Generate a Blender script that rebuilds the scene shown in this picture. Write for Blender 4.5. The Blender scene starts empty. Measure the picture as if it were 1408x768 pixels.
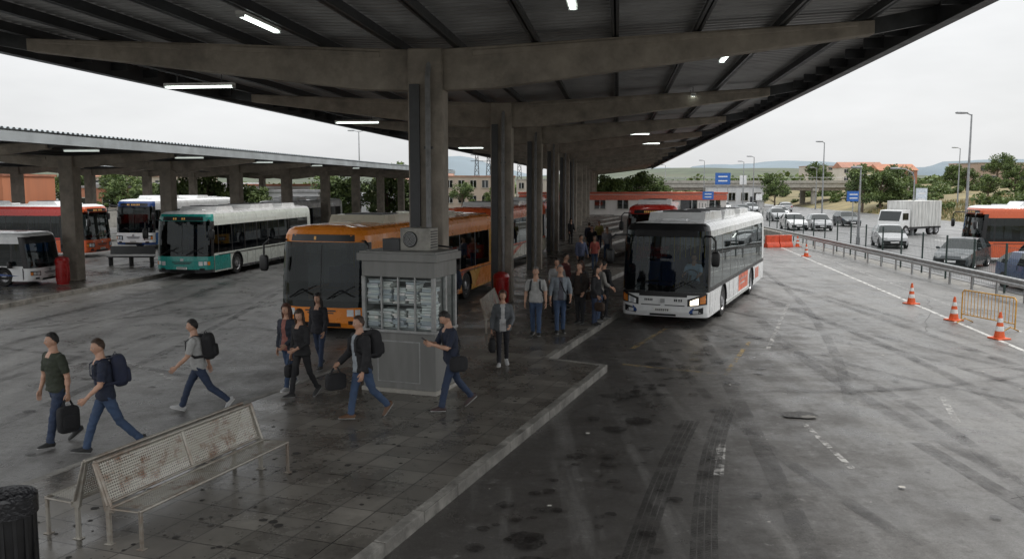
import bpy, bmesh, math, random
from mathutils import Vector, Matrix, noise
R=random.Random(7)
sc=bpy.context.scene
rad=math.radians
# ------------------------------------------------------------------ materials
MC={}
def nt(m):
    m.use_nodes=True; t=m.node_tree; t.nodes.clear(); return t
def N(t,k,**kw):
    n=t.nodes.new(k)
    for a,b in kw.items(): setattr(n,a,b)
    return n
def setin(n,**kw):
    for a,b in kw.items(): n.inputs[a.replace('_',' ')].default_value=b
def rgba(c): return (c[0],c[1],c[2],1)
def pm(name,c,rough=.5,metal=0,var=.25,scale=6,bump=0.0,bscale=40,dirt=0,dirtc=(.06,.05,.04),spec=.5,coat=0,emit=0,emitc=None,streak=False):
    if name in MC: return MC[name]
    m=bpy.data.materials.new(name); t=nt(m); L=t.links.new
    o=N(t,'ShaderNodeOutputMaterial'); p=N(t,'ShaderNodeBsdfPrincipled'); L(p.outputs[0],o.inputs[0])
    tc=N(t,'ShaderNodeTexCoord'); mp=N(t,'ShaderNodeMapping'); L(tc.outputs['Object'],mp.inputs[0])
    if streak: mp.inputs['Scale'].default_value=(1,1,.15)
    n=N(t,'ShaderNodeTexNoise'); setin(n,Scale=scale,Detail=4.0,Roughness=.6); L(mp.outputs[0],n.inputs['Vector'])
    r=N(t,'ShaderNodeMapRange'); setin(r,From_Min=.3,From_Max=.7,To_Min=1-var,To_Max=1+var); L(n.outputs[0],r.inputs[0])
    mx=N(t,'ShaderNodeMix',data_type='RGBA',blend_type='MULTIPLY'); mx.inputs[0].default_value=1
    mx.inputs[6].default_value=rgba(c); L(r.outputs[0],mx.inputs[7]); out=mx.outputs[2]
    if dirt>0:
        n2=N(t,'ShaderNodeTexNoise'); setin(n2,Scale=scale*.45,Detail=6.0,Roughness=.7); L(mp.outputs[0],n2.inputs['Vector'])
        r2=N(t,'ShaderNodeMapRange'); setin(r2,From_Min=.48,From_Max=.72,To_Min=0,To_Max=dirt); L(n2.outputs[0],r2.inputs[0])
        m2=N(t,'ShaderNodeMix',data_type='RGBA'); L(r2.outputs[0],m2.inputs[0]); L(out,m2.inputs[6]); m2.inputs[7].default_value=rgba(dirtc); out=m2.outputs[2]
    L(out,p.inputs['Base Color'])
    rr=N(t,'ShaderNodeMapRange'); setin(rr,From_Min=.3,From_Max=.7,To_Min=max(.02,rough*.8),To_Max=min(1,rough*1.2)); L(n.outputs[0],rr.inputs[0]); L(rr.outputs[0],p.inputs['Roughness'])
    setin(p,Metallic=metal); p.inputs['Specular IOR Level'].default_value=spec; p.inputs['Coat Weight'].default_value=coat
    if emit: p.inputs['Emission Color'].default_value=rgba(emitc or c); p.inputs['Emission Strength'].default_value=emit
    if bump:
        n3=N(t,'ShaderNodeTexNoise'); setin(n3,Scale=bscale,Detail=3.0); L(mp.outputs[0],n3.inputs['Vector'])
        b=N(t,'ShaderNodeBump'); setin(b,Strength=bump,Distance=.02); L(n3.outputs[0],b.inputs['Height']); L(b.outputs[0],p.inputs['Normal'])
    MC[name]=m; return m
def glassmat(name,tint,base=.035):
    if name in MC: return MC[name]
    m=bpy.data.materials.new(name); t=nt(m); L=t.links.new
    o=N(t,'ShaderNodeOutputMaterial'); tr=N(t,'ShaderNodeBsdfTransparent'); tr.inputs[0].default_value=rgba(tint)
    g=N(t,'ShaderNodeBsdfGlossy'); g.inputs['Roughness'].default_value=.02; g.inputs[0].default_value=(.9,.95,.95,1)
    f=N(t,'ShaderNodeLayerWeight'); f.inputs[0].default_value=.5
    pw=N(t,'ShaderNodeMath',operation='POWER'); pw.inputs[1].default_value=4.0; L(f.outputs['Facing'],pw.inputs[0])
    ml=N(t,'ShaderNodeMath',operation='MULTIPLY_ADD'); ml.inputs[1].default_value=.85; ml.inputs[2].default_value=base; L(pw.outputs[0],ml.inputs[0])
    mx=N(t,'ShaderNodeMixShader'); L(ml.outputs[0],mx.inputs[0]); L(tr.outputs[0],mx.inputs[1]); L(g.outputs[0],mx.inputs[2]); L(mx.outputs[0],o.inputs[0])
    MC[name]=m; return m
def wornmat(name,c,cover=.5,scale=5,rough=.6,mxo=.85,soft=.14,det=6.0):
    if name in MC: return MC[name]
    m=bpy.data.materials.new(name); t=nt(m); L=t.links.new
    o=N(t,'ShaderNodeOutputMaterial'); tr=N(t,'ShaderNodeBsdfTransparent'); p=N(t,'ShaderNodeBsdfPrincipled')
    p.inputs['Base Color'].default_value=rgba(c); p.inputs['Roughness'].default_value=rough
    tc=N(t,'ShaderNodeTexCoord'); n=N(t,'ShaderNodeTexNoise'); setin(n,Scale=scale,Detail=det,Roughness=.7); L(tc.outputs['Object'],n.inputs['Vector'])
    lo=.62-cover*.3
    r=N(t,'ShaderNodeMapRange'); setin(r,From_Min=lo,From_Max=lo+soft,To_Min=0,To_Max=mxo); L(n.outputs[0],r.inputs[0])
    mx=N(t,'ShaderNodeMixShader'); L(r.outputs[0],mx.inputs[0]); L(tr.outputs[0],mx.inputs[1]); L(p.outputs[0],mx.inputs[2]); L(mx.outputs[0],o.inputs[0])
    MC[name]=m; return m

GLASS=lambda: glassmat('bus_glass',(.24,.28,.28),.03)
GLASSM=lambda: glassmat('bus_glass_clear',(.52,.56,.56),.025)
SIDEGL=lambda: glassmat('side_glass',(.13,.15,.16),.045)
CARGL=lambda: glassmat('car_glass',(.10,.11,.12),.06)
concrete=pm('concrete',(.285,.25,.208),.8,var=.28,scale=2.2,bump=.25,bscale=30,dirt=.6,dirtc=(.10,.085,.07))
concreteL=pm('concrete_light',(.40,.38,.34),.8,var=.2,scale=3,bump=.3,bscale=40,dirt=.5,dirtc=(.18,.16,.14))
kerbm=pm('kerb_concrete',(.22,.21,.19),.6,var=.35,scale=4,bump=.4,bscale=30,dirt=.85,dirtc=(.06,.055,.05))
steelD=pm('dark_steel',(.06,.062,.065),.5,.3,var=.3,scale=3)
steelG=pm('galvanised_steel',(.42,.43,.43),.42,.7,var=.25,scale=5,dirt=.25,dirtc=(.2,.16,.13))
roofm=pm('roof_sheet',(.33,.33,.33),.5,.1,var=.25,scale=.8,dirt=.45,dirtc=(.13,.125,.12))
roofL=pm('roof_sheet_light',(.5,.54,.56),.45,.2,var=.15,scale=1,dirt=.3,dirtc=(.25,.26,.26))
black=pm('black_plastic',(.012,.012,.013),.35,var=.2)
blackM=pm('black_matte',(.016,.016,.017),.8,var=.2)
rubber=pm('tyre_rubber',(.018,.018,.018),.8,var=.2,bump=.2,bscale=80,dirt=.4,dirtc=(.06,.055,.05))
rimm=pm('wheel_rim',(.38,.38,.39),.4,.7,var=.3,dirt=.4,dirtc=(.1,.09,.08))
whiteP=pm('white_paint',(.82,.83,.83),.28,var=.05,scale=2,coat=.4,dirt=.2,dirtc=(.45,.42,.38))
lampE=pm('tube_light',(.9,.95,.9),.4,emit=4,emitc=(.9,1,.93))
lampW=pm('tube_light_dim',(.9,.95,.9),.4,emit=.5,emitc=(.9,1,.93))
headl=pm('headlight_lens',(.75,.77,.78),.08,.3,var=.1,coat=1)
headon=pm('headlight_lit',(.9,.85,.7),.1,var=.1,coat=1,emit=3,emitc=(1,.85,.6))
amber=pm('amber_lens',(.8,.25,.03),.15,coat=1)
redl=pm('red_lens',(.5,.02,.02),.15,coat=1)
def paint(name,c,rough=.28): return pm('paint_'+name,c,rough,var=.05,scale=2,coat=.4,dirt=.18,dirtc=tuple(x*.5+.04 for x in c))
# ------------------------------------------------------------------ mesh builder
class MB:
    def __init__(s): s.v=[]; s.f=[]; s.m=[]; s.mats=[]
    def mi(s,m):
        if m not in s.mats: s.mats.append(m)
        return s.mats.index(m)
    def add(s,vs,fs,m):
        b=len(s.v); s.v+= [tuple(p) for p in vs]; k=s.mi(m)
        for f in fs: s.f.append([i+b for i in f]); s.m.append(k)
    def quad(s,a,b,c,d,m): s.add([a,b,c,d],[(0,1,2,3)],m)
    def box(s,c,d,m,rz=0,M=None,top=1.0):
        x,y,z=[k/2 for k in d]; vs=[]
        for sz in(-1,1):
            k=top if sz>0 else 1
            for sx,sy in((-1,-1),(1,-1),(1,1),(-1,1)): vs.append(Vector((sx*x*k,sy*y*k,sz*z)))
        MM=(M.to_4x4() if M is not None else Matrix.Rotation(rz,4,'Z'))
        vs=[MM@p+Vector(c) for p in vs]
        s.add(vs,[(3,2,1,0),(4,5,6,7),(0,1,5,4),(1,2,6,5),(2,3,7,6),(3,0,4,7)],m)
    def tube(s,pts,rr,n,m,ref=(0,1,0),caps=True):
        pts=[Vector(p) for p in pts]; ref=Vector(ref); vs=[];fs=[]
        for i,p in enumerate(pts):
            d=(pts[min(i+1,len(pts)-1)]-pts[max(i-1,0)])
            if d.length<1e-9: d=Vector((0,0,1))
            d.normalize(); rf=ref
            if abs(d.dot(rf))>.97: rf=Vector((1,0,0)) if abs(d.x)<.9 else Vector((0,0,1))
            sd=d.cross(rf).normalized(); up=sd.cross(d)
            r=rr[i] if isinstance(rr,(list,tuple)) else rr
            rx,ry=(r if isinstance(r,(list,tuple)) else (r,r))
            for k in range(n):
                a=2*math.pi*k/n; vs.append(p+sd*math.cos(a)*rx+up*math.sin(a)*ry)
        for i in range(len(pts)-1):
            for k in range(n):
                k2=(k+1)%n; fs.append((i*n+k,i*n+k2,(i+1)*n+k2,(i+1)*n+k))
        if caps: fs.append(tuple(range(n))[::-1]); fs.append(tuple(range((len(pts)-1)*n,len(pts)*n)))
        s.add(vs,fs,m)
    def cyl(s,a,b,r,m,n=12,r2=None): s.tube([a,b],[r,r if r2 is None else r2],n,m)
    def lathe(s,prof,o,ax,n,m):
        ax=Vector(ax).normalized(); rf=Vector((0,0,1)) if abs(ax.z)<.9 else Vector((1,0,0))
        u=ax.cross(rf).normalized(); w=ax.cross(u); vs=[];fs=[];o=Vector(o)
        for r,h in prof:
            for k in range(n):
                a=2*math.pi*k/n; vs.append(o+ax*h+(u*math.cos(a)+w*math.sin(a))*r)
        for i in range(len(prof)-1):
            for k in range(n): fs.append((i*n+k,i*n+(k+1)%n,(i+1)*n+(k+1)%n,(i+1)*n+k))
        s.add(vs,fs,m)
    def sell(s,c,d,m,e=.5,M=None,nu=16,nv=10):
        vs=[];fs=[];c=Vector(c)
        f=lambda w,k: math.copysign(abs(w)**k,w)
        for i in range(nv+1):
            a=-math.pi/2+math.pi*i/nv
            for j in range(nu):
                b=2*math.pi*j/nu
                p=Vector((d[0]*f(math.cos(a),e)*f(math.cos(b),e),d[1]*f(math.cos(a),e)*f(math.sin(b),e),d[2]*f(math.sin(a),e)))
                vs.append((M@p if M is not None else p)+c)
        for i in range(nv):
            for j in range(nu): fs.append((i*nu+j,i*nu+(j+1)%nu,(i+1)*nu+(j+1)%nu,(i+1)*nu+j))
        s.add(vs,fs,m)
    def prism(s,poly,axis,a,b,m):
        def P(q,h): return {'x':(h,q[0],q[1]),'y':(q[0],h,q[1]),'z':(q[0],q[1],h)}[axis]
        n=len(poly); vs=[P(q,a) for q in poly]+[P(q,b) for q in poly]
        fs=[tuple(range(n))[::-1],tuple(range(n,2*n))]+[(i,(i+1)%n,(i+1)%n+n,i+n) for i in range(n)]
        s.add(vs,fs,m)
    def mesh(s,name,smooth=True,angle=35,fix=True):
        me=bpy.data.meshes.new(name); me.from_pydata(s.v,[],s.f)
        for m in s.mats: me.materials.append(m)
        me.polygons.foreach_set('material_index',s.m)
        me.update()
        if fix:
            b=bmesh.new(); b.from_mesh(me); bmesh.ops.recalc_face_normals(b,faces=b.faces); b.to_mesh(me); b.free()
        if smooth:
            me.polygons.foreach_set('use_smooth',[True]*len(me.polygons)); me.set_sharp_from_angle(angle=rad(angle))
        return me
    def build(s,name,parent=None,loc=(0,0,0),rz=0,smooth=True,angle=35,bevel=0,fix=True):
        o=bpy.data.objects.new(name,s.mesh(name,smooth,angle,fix)); sc.collection.objects.link(o)
        o.location=loc; o.rotation_euler=(0,0,rz)
        if parent: o.parent=parent
        if bevel:
            b=o.modifiers.new('bevel','BEVEL'); b.width=bevel; b.segments=2; b.limit_method='ANGLE'; b.angle_limit=rad(40)
        return o
def empty(name,loc=(0,0,0),rz=0):
    loc=tuple(loc)+(0,)*(3-len(loc))
    e=bpy.data.objects.new(name,None); sc.collection.objects.link(e); e.location=loc; e.rotation_euler=(0,0,rz); e.empty_display_size=.3; return e
AX=math.atan(.121)
BAY=math.atan(.362)
# ------------------------------------------------------------------ camera, world, sun
cam=bpy.data.cameras.new('camera'); co=bpy.data.objects.new('camera',cam); sc.collection.objects.link(co); sc.camera=co
co.location=(0,0,4.05); co.rotation_euler=(rad(90)-math.atan(129/1200),0,0)
cam.sensor_width=36; cam.lens=36*1200/1408; cam.clip_end=12000; cam.clip_start=.1
w=bpy.data.worlds.new('World'); sc.world=w; w.use_nodes=True; t=w.node_tree; t.nodes.clear(); L=t.links.new
SE,SR=rad(52),rad(60)
wo=N(t,'ShaderNodeOutputWorld'); bg=N(t,'ShaderNodeBackground'); L(bg.outputs[0],wo.inputs[0]); bg.inputs[1].default_value=.1
sk=N(t,'ShaderNodeTexSky',sky_type='NISHITA'); sk.sun_disc=False; sk.sun_elevation=SE; sk.sun_rotation=SR; sk.dust_density=4
tc=N(t,'ShaderNodeTexCoord'); sx=N(t,'ShaderNodeSeparateXYZ'); L(tc.outputs['Generated'],sx.inputs[0])
mr=N(t,'ShaderNodeMapRange'); setin(mr,From_Min=0.0,From_Max=.9,To_Min=8.5,To_Max=18.0); L(sx.outputs[2],mr.inputs[0])
mpn=N(t,'ShaderNodeMapping'); mpn.inputs['Scale'].default_value=(1,1,3.5); L(tc.outputs['Generated'],mpn.inputs[0])
cn=N(t,'ShaderNodeTexNoise'); setin(cn,Scale=2.4,Detail=5.0,Roughness=.55); L(mpn.outputs[0],cn.inputs['Vector'])
cr=N(t,'ShaderNodeMapRange'); setin(cr,From_Min=.3,From_Max=.7,To_Min=.84,To_Max=1.07); L(cn.outputs[0],cr.inputs[0])
mm=N(t,'ShaderNodeMath',operation='MULTIPLY'); L(mr.outputs[0],mm.inputs[0]); L(cr.outputs[0],mm.inputs[1])
gc=N(t,'ShaderNodeVectorMath',operation='SCALE'); gc.inputs[0].default_value=(.98,.992,1.0); L(mm.outputs[0],gc.inputs[3])
mw=N(t,'ShaderNodeMix',data_type='RGBA'); mw.inputs[0].default_value=.94; L(sk.outputs[0],mw.inputs[6]); L(gc.outputs[0],mw.inputs[7]); L(mw.outputs[2],bg.inputs[0])
sl=bpy.data.lights.new('sun','SUN'); sl.energy=1.5; sl.angle=rad(14); sl.color=(1,.96,.9)
so=bpy.data.objects.new('sun',sl); sc.collection.objects.link(so)
sd=Vector((math.sin(SR)*math.cos(SE),math.cos(SR)*math.cos(SE),math.sin(SE))); so.rotation_euler=sd.to_track_quat('Z','Y').to_euler()
sc.view_settings.view_transform='Standard'; sc.view_settings.look='None'; sc.view_settings.exposure=0
# ------------------------------------------------------------------ ground
def asphalt(name,light,dark,zone=True):
    m=bpy.data.materials.new(name); t=nt(m); L=t.links.new
    o=N(t,'ShaderNodeOutputMaterial'); p=N(t,'ShaderNodeBsdfPrincipled'); L(p.outputs[0],o.inputs[0])
    tc=N(t,'ShaderNodeTexCoord'); V=tc.outputs['Object']
    def noi(sc_,det=4,ro=.6,vec=None):
        n=N(t,'ShaderNodeTexNoise'); setin(n,Scale=sc_,Detail=float(det),Roughness=ro); L(vec or V,n.inputs['Vector']); return n.outputs[0]
    def mr(x,a,b,c,d):
        r=N(t,'ShaderNodeMapRange'); setin(r,From_Min=a,From_Max=b,To_Min=c,To_Max=d); L(x,r.inputs[0]); return r.outputs[0]
    def mth(op,a,b):
        n=N(t,'ShaderNodeMath',operation=op)
        for i,q in enumerate((a,b)):
            if isinstance(q,(int,float)): n.inputs[i].default_value=q
            else: L(q,n.inputs[i])
        return n.outputs[0]
    def mix(f,a,b,bt='MIX'):
        n=N(t,'ShaderNodeMix',data_type='RGBA',blend_type=bt)
        for i,q in ((0,f),(6,a),(7,b)):
            if isinstance(q,(int,float)): n.inputs[i].default_value=q
            elif isinstance(q,tuple): n.inputs[i].default_value=rgba(q)
            else: L(q,n.inputs[i])
        return n.outputs[2]
    nA=noi(.9,7,.7); nB=noi(.33,5,.6)
    base=mix(mr(nB,.35,.65,0,1),tuple(x*.68 for x in light),tuple(x*1.12 for x in light))
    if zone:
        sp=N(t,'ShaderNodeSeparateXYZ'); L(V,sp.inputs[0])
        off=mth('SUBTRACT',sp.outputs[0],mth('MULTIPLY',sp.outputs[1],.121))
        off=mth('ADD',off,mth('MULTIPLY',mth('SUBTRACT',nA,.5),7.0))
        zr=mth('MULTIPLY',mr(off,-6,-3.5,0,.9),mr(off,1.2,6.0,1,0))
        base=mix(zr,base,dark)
    mp=N(t,'ShaderNodeMapping'); mp.inputs['Rotation'].default_value=(0,0,.12); mp.inputs['Scale'].default_value=(1.2,.08,1); L(V,mp.inputs[0])
    nS=noi(1.3,6,.65,mp.outputs[0])
    base=mix(mr(nS,.49,.68,0,.68),base,tuple(x*1.1 for x in dark))
    base=mix(mr(nS,.47,.30,0,.35),base,tuple(x*1.6 for x in light))
    base=mix(mr(nA,.53,.68,0,.65),base,tuple(x*.95 for x in dark))
    base=mix(mr(noi(2.7,6,.75),.59,.70,0,.42),base,tuple(x*1.6 for x in light))
    nD=noi(6,5,.8)
    base=mix(mr(nD,.58,.66,0,.6),base,tuple(x*.6 for x in dark))
    base=mix(mr(nD,.38,.31,0,.5),base,tuple(x*1.7 for x in light))
    g=mth('MULTIPLY',mr(noi(60,2,.8),.3,.7,.6,1.4),mr(noi(16,3,.8),.3,.7,.78,1.22))
    cc=N(t,'ShaderNodeCombineColor'); [L(g,cc.inputs[i]) for i in range(3)]
    base=mix(1.0,base,cc.outputs[0],'MULTIPLY')
    L(base,p.inputs['Base Color'])
    wet=mth('ADD',mr(nA,.40,.62,.58,.27),mr(nD,.3,.7,-.06,.06))
    L(wet,p.inputs['Roughness'])
    b=N(t,'ShaderNodeBump'); setin(b,Strength=.3,Distance=.012); L(noi(70,3,.8),b.inputs['Height']); L(b.outputs[0],p.inputs['Normal'])
    return m
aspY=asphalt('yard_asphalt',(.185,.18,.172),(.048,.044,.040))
aspH=asphalt('highway_asphalt',(.19,.19,.19),(.12,.12,.12),False)
grass=pm('dry_grass',(.22,.18,.09),.95,var=.5,scale=.25,bump=.6,bscale=6,dirt=.8,dirtc=(.07,.09,.035))
g=MB(); g.quad((-6000,-300,-.06),(6000,-300,-.06),(6000,9000,-.06),(-6000,9000,-.06),pm('ground_soil',(.16,.15,.09),.95,var=.4,scale=.02,dirt=.6,dirtc=(.06,.08,.035))); g.build('ground')
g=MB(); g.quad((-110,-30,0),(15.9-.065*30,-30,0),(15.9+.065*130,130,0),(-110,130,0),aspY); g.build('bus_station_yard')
g=MB(); g.quad((16.9-1.95,-30,0.0),(44-1.95,-30,0.0),(44+.065*900,900,0.0),(16.9+.065*900,900,0.0),aspH); g.build('highway')
g=MB(); g.quad((15.9-1.95,-30,-.02),(16.9-1.95,-30,-.02),(16.9+.065*130,130,-.02),(15.9+.065*130,130,-.02),kerbm); g.build('verge')
def tile_mat():
    m=bpy.data.materials.new('platform_tiles'); t=nt(m); L=t.links.new
    o=N(t,'ShaderNodeOutputMaterial'); p=N(t,'ShaderNodeBsdfPrincipled'); L(p.outputs[0],o.inputs[0])
    tc=N(t,'ShaderNodeTexCoord'); mp=N(t,'ShaderNodeMapping'); mp.inputs['Rotation'].default_value=(0,0,BAY); L(tc.outputs['Object'],mp.inputs[0])
    br=N(t,'ShaderNodeTexBrick'); br.offset=0; setin(br,Scale=1.0,Mortar_Size=.009,Mortar_Smooth=.2,Brick_Width=.5,Row_Height=.5); br.inputs['Color1'].default_value=(.105,.097,.085,1); br.inputs['Color2'].default_value=(.175,.163,.143,1); br.inputs['Mortar'].default_value=(.032,.03,.027,1); L(mp.outputs[0],br.inputs['Vector'])
    n=N(t,'ShaderNodeTexNoise'); setin(n,Scale=.8,Detail=6.0,Roughness=.7); L(tc.outputs['Object'],n.inputs['Vector'])
    r=N(t,'ShaderNodeMapRange'); setin(r,From_Min=.35,From_Max=.65,To_Min=.5,To_Max=1.4); L(n.outputs[0],r.inputs[0])
    mx=N(t,'ShaderNodeMix',data_type='RGBA',blend_type='MULTIPLY'); mx.inputs[0].default_value=1; L(br.outputs[0],mx.inputs[6]); L(r.outputs[0],mx.inputs[7])
    vo=N(t,'ShaderNodeTexNoise'); setin(vo,Scale=7.0,Detail=4.0,Roughness=.8); L(tc.outputs['Object'],vo.inputs['Vector'])
    r3=N(t,'ShaderNodeMapRange'); setin(r3,From_Min=.58,From_Max=.68,To_Min=0,To_Max=.6); L(vo.outputs[0],r3.inputs[0])
    m3=N(t,'ShaderNodeMix',data_type='RGBA'); L(r3.outputs[0],m3.inputs[0]); L(mx.outputs[2],m3.inputs[6]); m3.inputs[7].default_value=(.035,.033,.03,1)
    L(m3.outputs[2],p.inputs['Base Color'])
    r2=N(t,'ShaderNodeMapRange'); setin(r2,From_Min=.35,From_Max=.65,To_Min=.16,To_Max=.42); L(n.outputs[0],r2.inputs[0]); L(r2.outputs[0],p.inputs['Roughness'])
    b=N(t,'ShaderNodeBump'); setin(b,Strength=.4,Distance=.005); L(br.outputs['Fac'],b.inputs['Height']); b.invert=True; L(b.outputs[0],p.inputs['Normal'])
    return m
tiles=tile_mat()
rs=.363
right=[(-1.55-rs*11.8,-3),(2.09,18.8),(.85,19.6)]
y=19.6; x=.85
for k in range(11):
    y2=y+10.6; x2=x+.362*10.6*.95; right.append((x2,y2)); x=x2-2.36; y=y2+.8; right.append((x,y))
left=[(-6.58-rs*13.9,-3),(-3.62,19.0),(-.05,33.2),(-1.9,34.2)]
x,y=-1.9,34.2
for k in range(9):
    y2=y+12.; x2=x+.27*12; left.append((x2,y2)); x=x2-1.79; y=y2+.3; left.append((x,y))
ye=142; right=[q for q in right if q[1]<ye-3]; left=[q for q in left if q[1]<ye-3]
right.append((.121*ye-3.88+3,ye)); left.append((.121*ye-3.88-2,ye))
poly=right+left[::-1]
def slab(name,poly,z,kerbw=.2):
    root=empty(name); b=bmesh.new(); vs=[b.verts.new((x,y,z)) for x,y in poly]; b.faces.new(vs)
    bmesh.ops.triangulate(b,faces=b.faces[:]); me=bpy.data.meshes.new('paving'); b.to_mesh(me); b.free(); me.materials.append(tiles)
    for p in me.polygons:
        if p.normal.z<0: p.flip()
    o=bpy.data.objects.new('paving',me); sc.collection.objects.link(o); o.parent=root
    k=MB(); n=len(poly)
    for i in range(n):
        a=Vector(poly[i]).to_3d(); c=Vector(poly[(i+1)%n]).to_3d(); d=(c-a); Ls=d.length; d.normalize(); nr=Vector((-d.y,d.x,0))
        q=0
        while q<Ls-.01:
            e=min(q+1.0,Ls); 
            if Ls-e<.3: e=Ls
            j=R.uniform(-.004,.004)
            A=a+d*(q+.006); B=a+d*(e-.006); h=z+.005+j
            P=[A,B,B+nr*kerbw,A+nr*kerbw]
            k.add([(p.x,p.y,-.03) for p in P]+[(p.x,p.y,h) for p in P],[(4,5,6,7),(0,1,5,4),(1,2,6,5),(3,0,4,7),(2,3,7,6)],kerbm)
            q=e
    k.build('kerb',root,smooth=False,bevel=.012)
    return root
def area(p): return sum(p[i][0]*p[(i+1)%len(p)][1]-p[(i+1)%len(p)][0]*p[i][1] for i in range(len(p)))/2
if area(poly)<0: poly=poly[::-1]
slab('bus_platform',poly,.15,.15)
def strip_platform(name,a,hw,y0,y1):
    P=[(a+.121*y0+hw,y0),(a+.121*y1+hw,y1),(a+.121*y1-hw,y1),(a+.121*y0-hw,y0)]; slab(name,P,.15)
strip_platform('bus_platform',-22.5,2.2,22,96); strip_platform('bus_platform',-39,2.2,40,110)
def strip(name,pts,wd,mat,z=.004):
    k=MB(); pts=[Vector((p[0],p[1],0)) for p in pts]; L_=[];R_=[]
    for i,p in enumerate(pts):
        d=(pts[min(i+1,len(pts)-1)]-pts[max(i-1,0)]).normalized(); n=Vector((-d.y,d.x,0))
        L_.append(p+n*wd/2); R_.append(p-n*wd/2)
    for i in range(len(pts)-1):
        q=[L_[i],R_[i],R_[i+1],L_[i+1]]; k.add([(a.x,a.y,z) for a in q],[(0,1,2,3)],mat)
    return k.build(name,smooth=False)
def curve(p0,p1,p2,n=16): return [tuple((1-u)**2*Vector(p0)+2*u*(1-u)*Vector(p1)+u*u*Vector(p2)) for u in [i/n for i in range(n+1)]]
yel=wornmat('worn_yellow_paint',(.42,.30,.13),.5,4); wht=wornmat('worn_white_paint',(.66,.65,.62),.85,3); wht2=wornmat('very_worn_white_paint',(.55,.54,.52),.55,4)
strip('painted_line',[(2.5,19.6),(4.6,18.5),(6.2,22.5)],.12,yel)
strip('painted_line',[(3.0,21.5),(4.4,24.6)],.12,yel)
strip('painted_line',[(12.6,21),(17.9,58.6),(21.5,90)],.13,wht)
strip('painted_line',[(14.2,24),(18.6,57)],.10,wht2)
strip('painted_line',[(2.9,11.9),(3.3,13.4)],.14,wht2); strip('painted_line',[(4.9,12.2),(5.0,14.6)],.1,wht2)
strip('painted_line',[(-9.5,20.5),(-7.0,17.9)],.12,wht2); strip('painted_line',[(7.6,14.5),(8.3,16.5)],.12,wht2)
strip('painted_line',[(6.4,21.5),(9.6,30)],.11,wht2)
k=MB()
for i in range(26): 
    for lx in (23.8,27.5,36,39.8):
        y=-10+i*9; a,b=lx+.065*y,lx+.065*(y+3.5); k.quad((a-.07,y,.004),(a+.07,y,.004),(b+.07,y+3.5,.004),(b-.07,y+3.5,.004),pm('road_paint',(.6,.6,.58),.6))
k.build('lane_marking',smooth=False)
tyre=wornmat('tyre_mark',(.025,.023,.022),.9,2.5,.45,.5,.22); tyre2=wornmat('tyre_mark_faint',(.035,.032,.030),.75,1.2,.42,.55,.3)
def tread(p0,p1,p2,wd=.34):
    k=MB(); pts=curve(p0,p1,p2,170)
    for i in range(len(pts)-1):
        a=Vector(pts[i]).to_3d(); b_=Vector(pts[i+1]).to_3d(); d=(b_-a).normalized(); n=Vector((-d.y,d.x,0)); ln=(b_-a).length
        for q in (-.42,-.15,.12,.39):
            c=a+n*wd*q; sk_=d*(.012 if int(q*10)%2 else -.012)
            v=[c-n*.034-sk_,c+n*.034+sk_,c+n*.034+sk_+d*ln*.75,c-n*.034-sk_+d*ln*.75]
            k.add([(u.x,u.y,.0045) for u in v],[(0,1,2,3)],tyre)
    k.build('tyre_track',smooth=False)
tread((1.2,8.6),(2.1,12),(3.1,14.8),.3); tread((1.9,8.2),(2.7,12.3),(4.0,15.8),.3); 
tread((6.7,8.0),(6.5,10),(6.45,13.5),.27)
marks=[((4.4,30),(9.5,17),(5.9,8.5),.26),((6,30),(12.5,18),(9.6,8.5),.24),((7.5,20),(10,14),(14,12.5),.22),((9.5,40),(7.5,24),(13.5,14.5),.25),((3.8,19.5),(3.6,14),(4.6,9.5),.2),
 ((5.2,24),(4.2,15),(3.2,8.5),.28),((7.5,26),(6,16),(7.6,8),.3),((8.8,34),(10.5,22),(8.2,9),.26),((10.8,42),(11.5,26),(11.5,11),.28),((12.5,46),(10.5,28),(6.0,15),.24),((5,17),(8,16.5),(12,19),.22),((11,36),(12.5,26),(12,15),.26)]
for i,(a,b,c,wd) in enumerate(marks): strip('tyre_mark',curve(a,b,c,30),wd,tyre2,.006+.0015*i)
for i,(a,b,c,wd) in enumerate([((-9,12),(-8,20),(-9,34),.25),((-16,14),(-11,24),(-12,38),.3),((-18,16),(-13,25),(-14,38),.3),((-12,10),(-10.5,20),(-8,32),.25),((-22,20),(-15,22),(-9,30),.25),((-20,24),(-12,22),(-6.5,18),.22)]): strip('tyre_mark',curve(a,b,c,30),wd,tyre2,.004+.0015*i)
crk=pm('crack_dark',(.03,.028,.026),.9)
for x0,y0,dx,dy,n in ((6.5,11,.35,.18,16),(8.5,14,.3,.28,14),(10,19,.4,.1,14),(-9,14,.3,.25,14),(-11,18,.4,.15,14),(11.5,24,.2,.5,14)):
    p=[];x,y=x0,y0; rk=random.Random(int(x0*10))
    for i in range(n*2): p.append((x,y)); x+=dx*.5+rk.uniform(-.08,.08); y+=dy*.5+rk.uniform(-.08,.08)
    strip('asphalt_crack',p,.010,crk,.0035)
def patch(name,c,r,mat,z=.004,sx=1.4):
    k=MB(); n=22; vs=[(c[0]+math.cos(a)*r*sx*(1+.35*noise.noise((c[0]+math.cos(a)*2,c[1]+math.sin(a)*2,0))),c[1]+math.sin(a)*r*(1+.4*noise.noise((math.cos(a)*2,c[0]+math.sin(a)*2,3))),z) for a in [2*math.pi*i/n for i in range(n)]]
    k.add(vs,[tuple(range(n))],mat); k.build(name,smooth=False)
potm=pm('pothole_dark',(.035,.032,.029),.5,var=.5,scale=12,bump=1,bscale=20)
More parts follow.
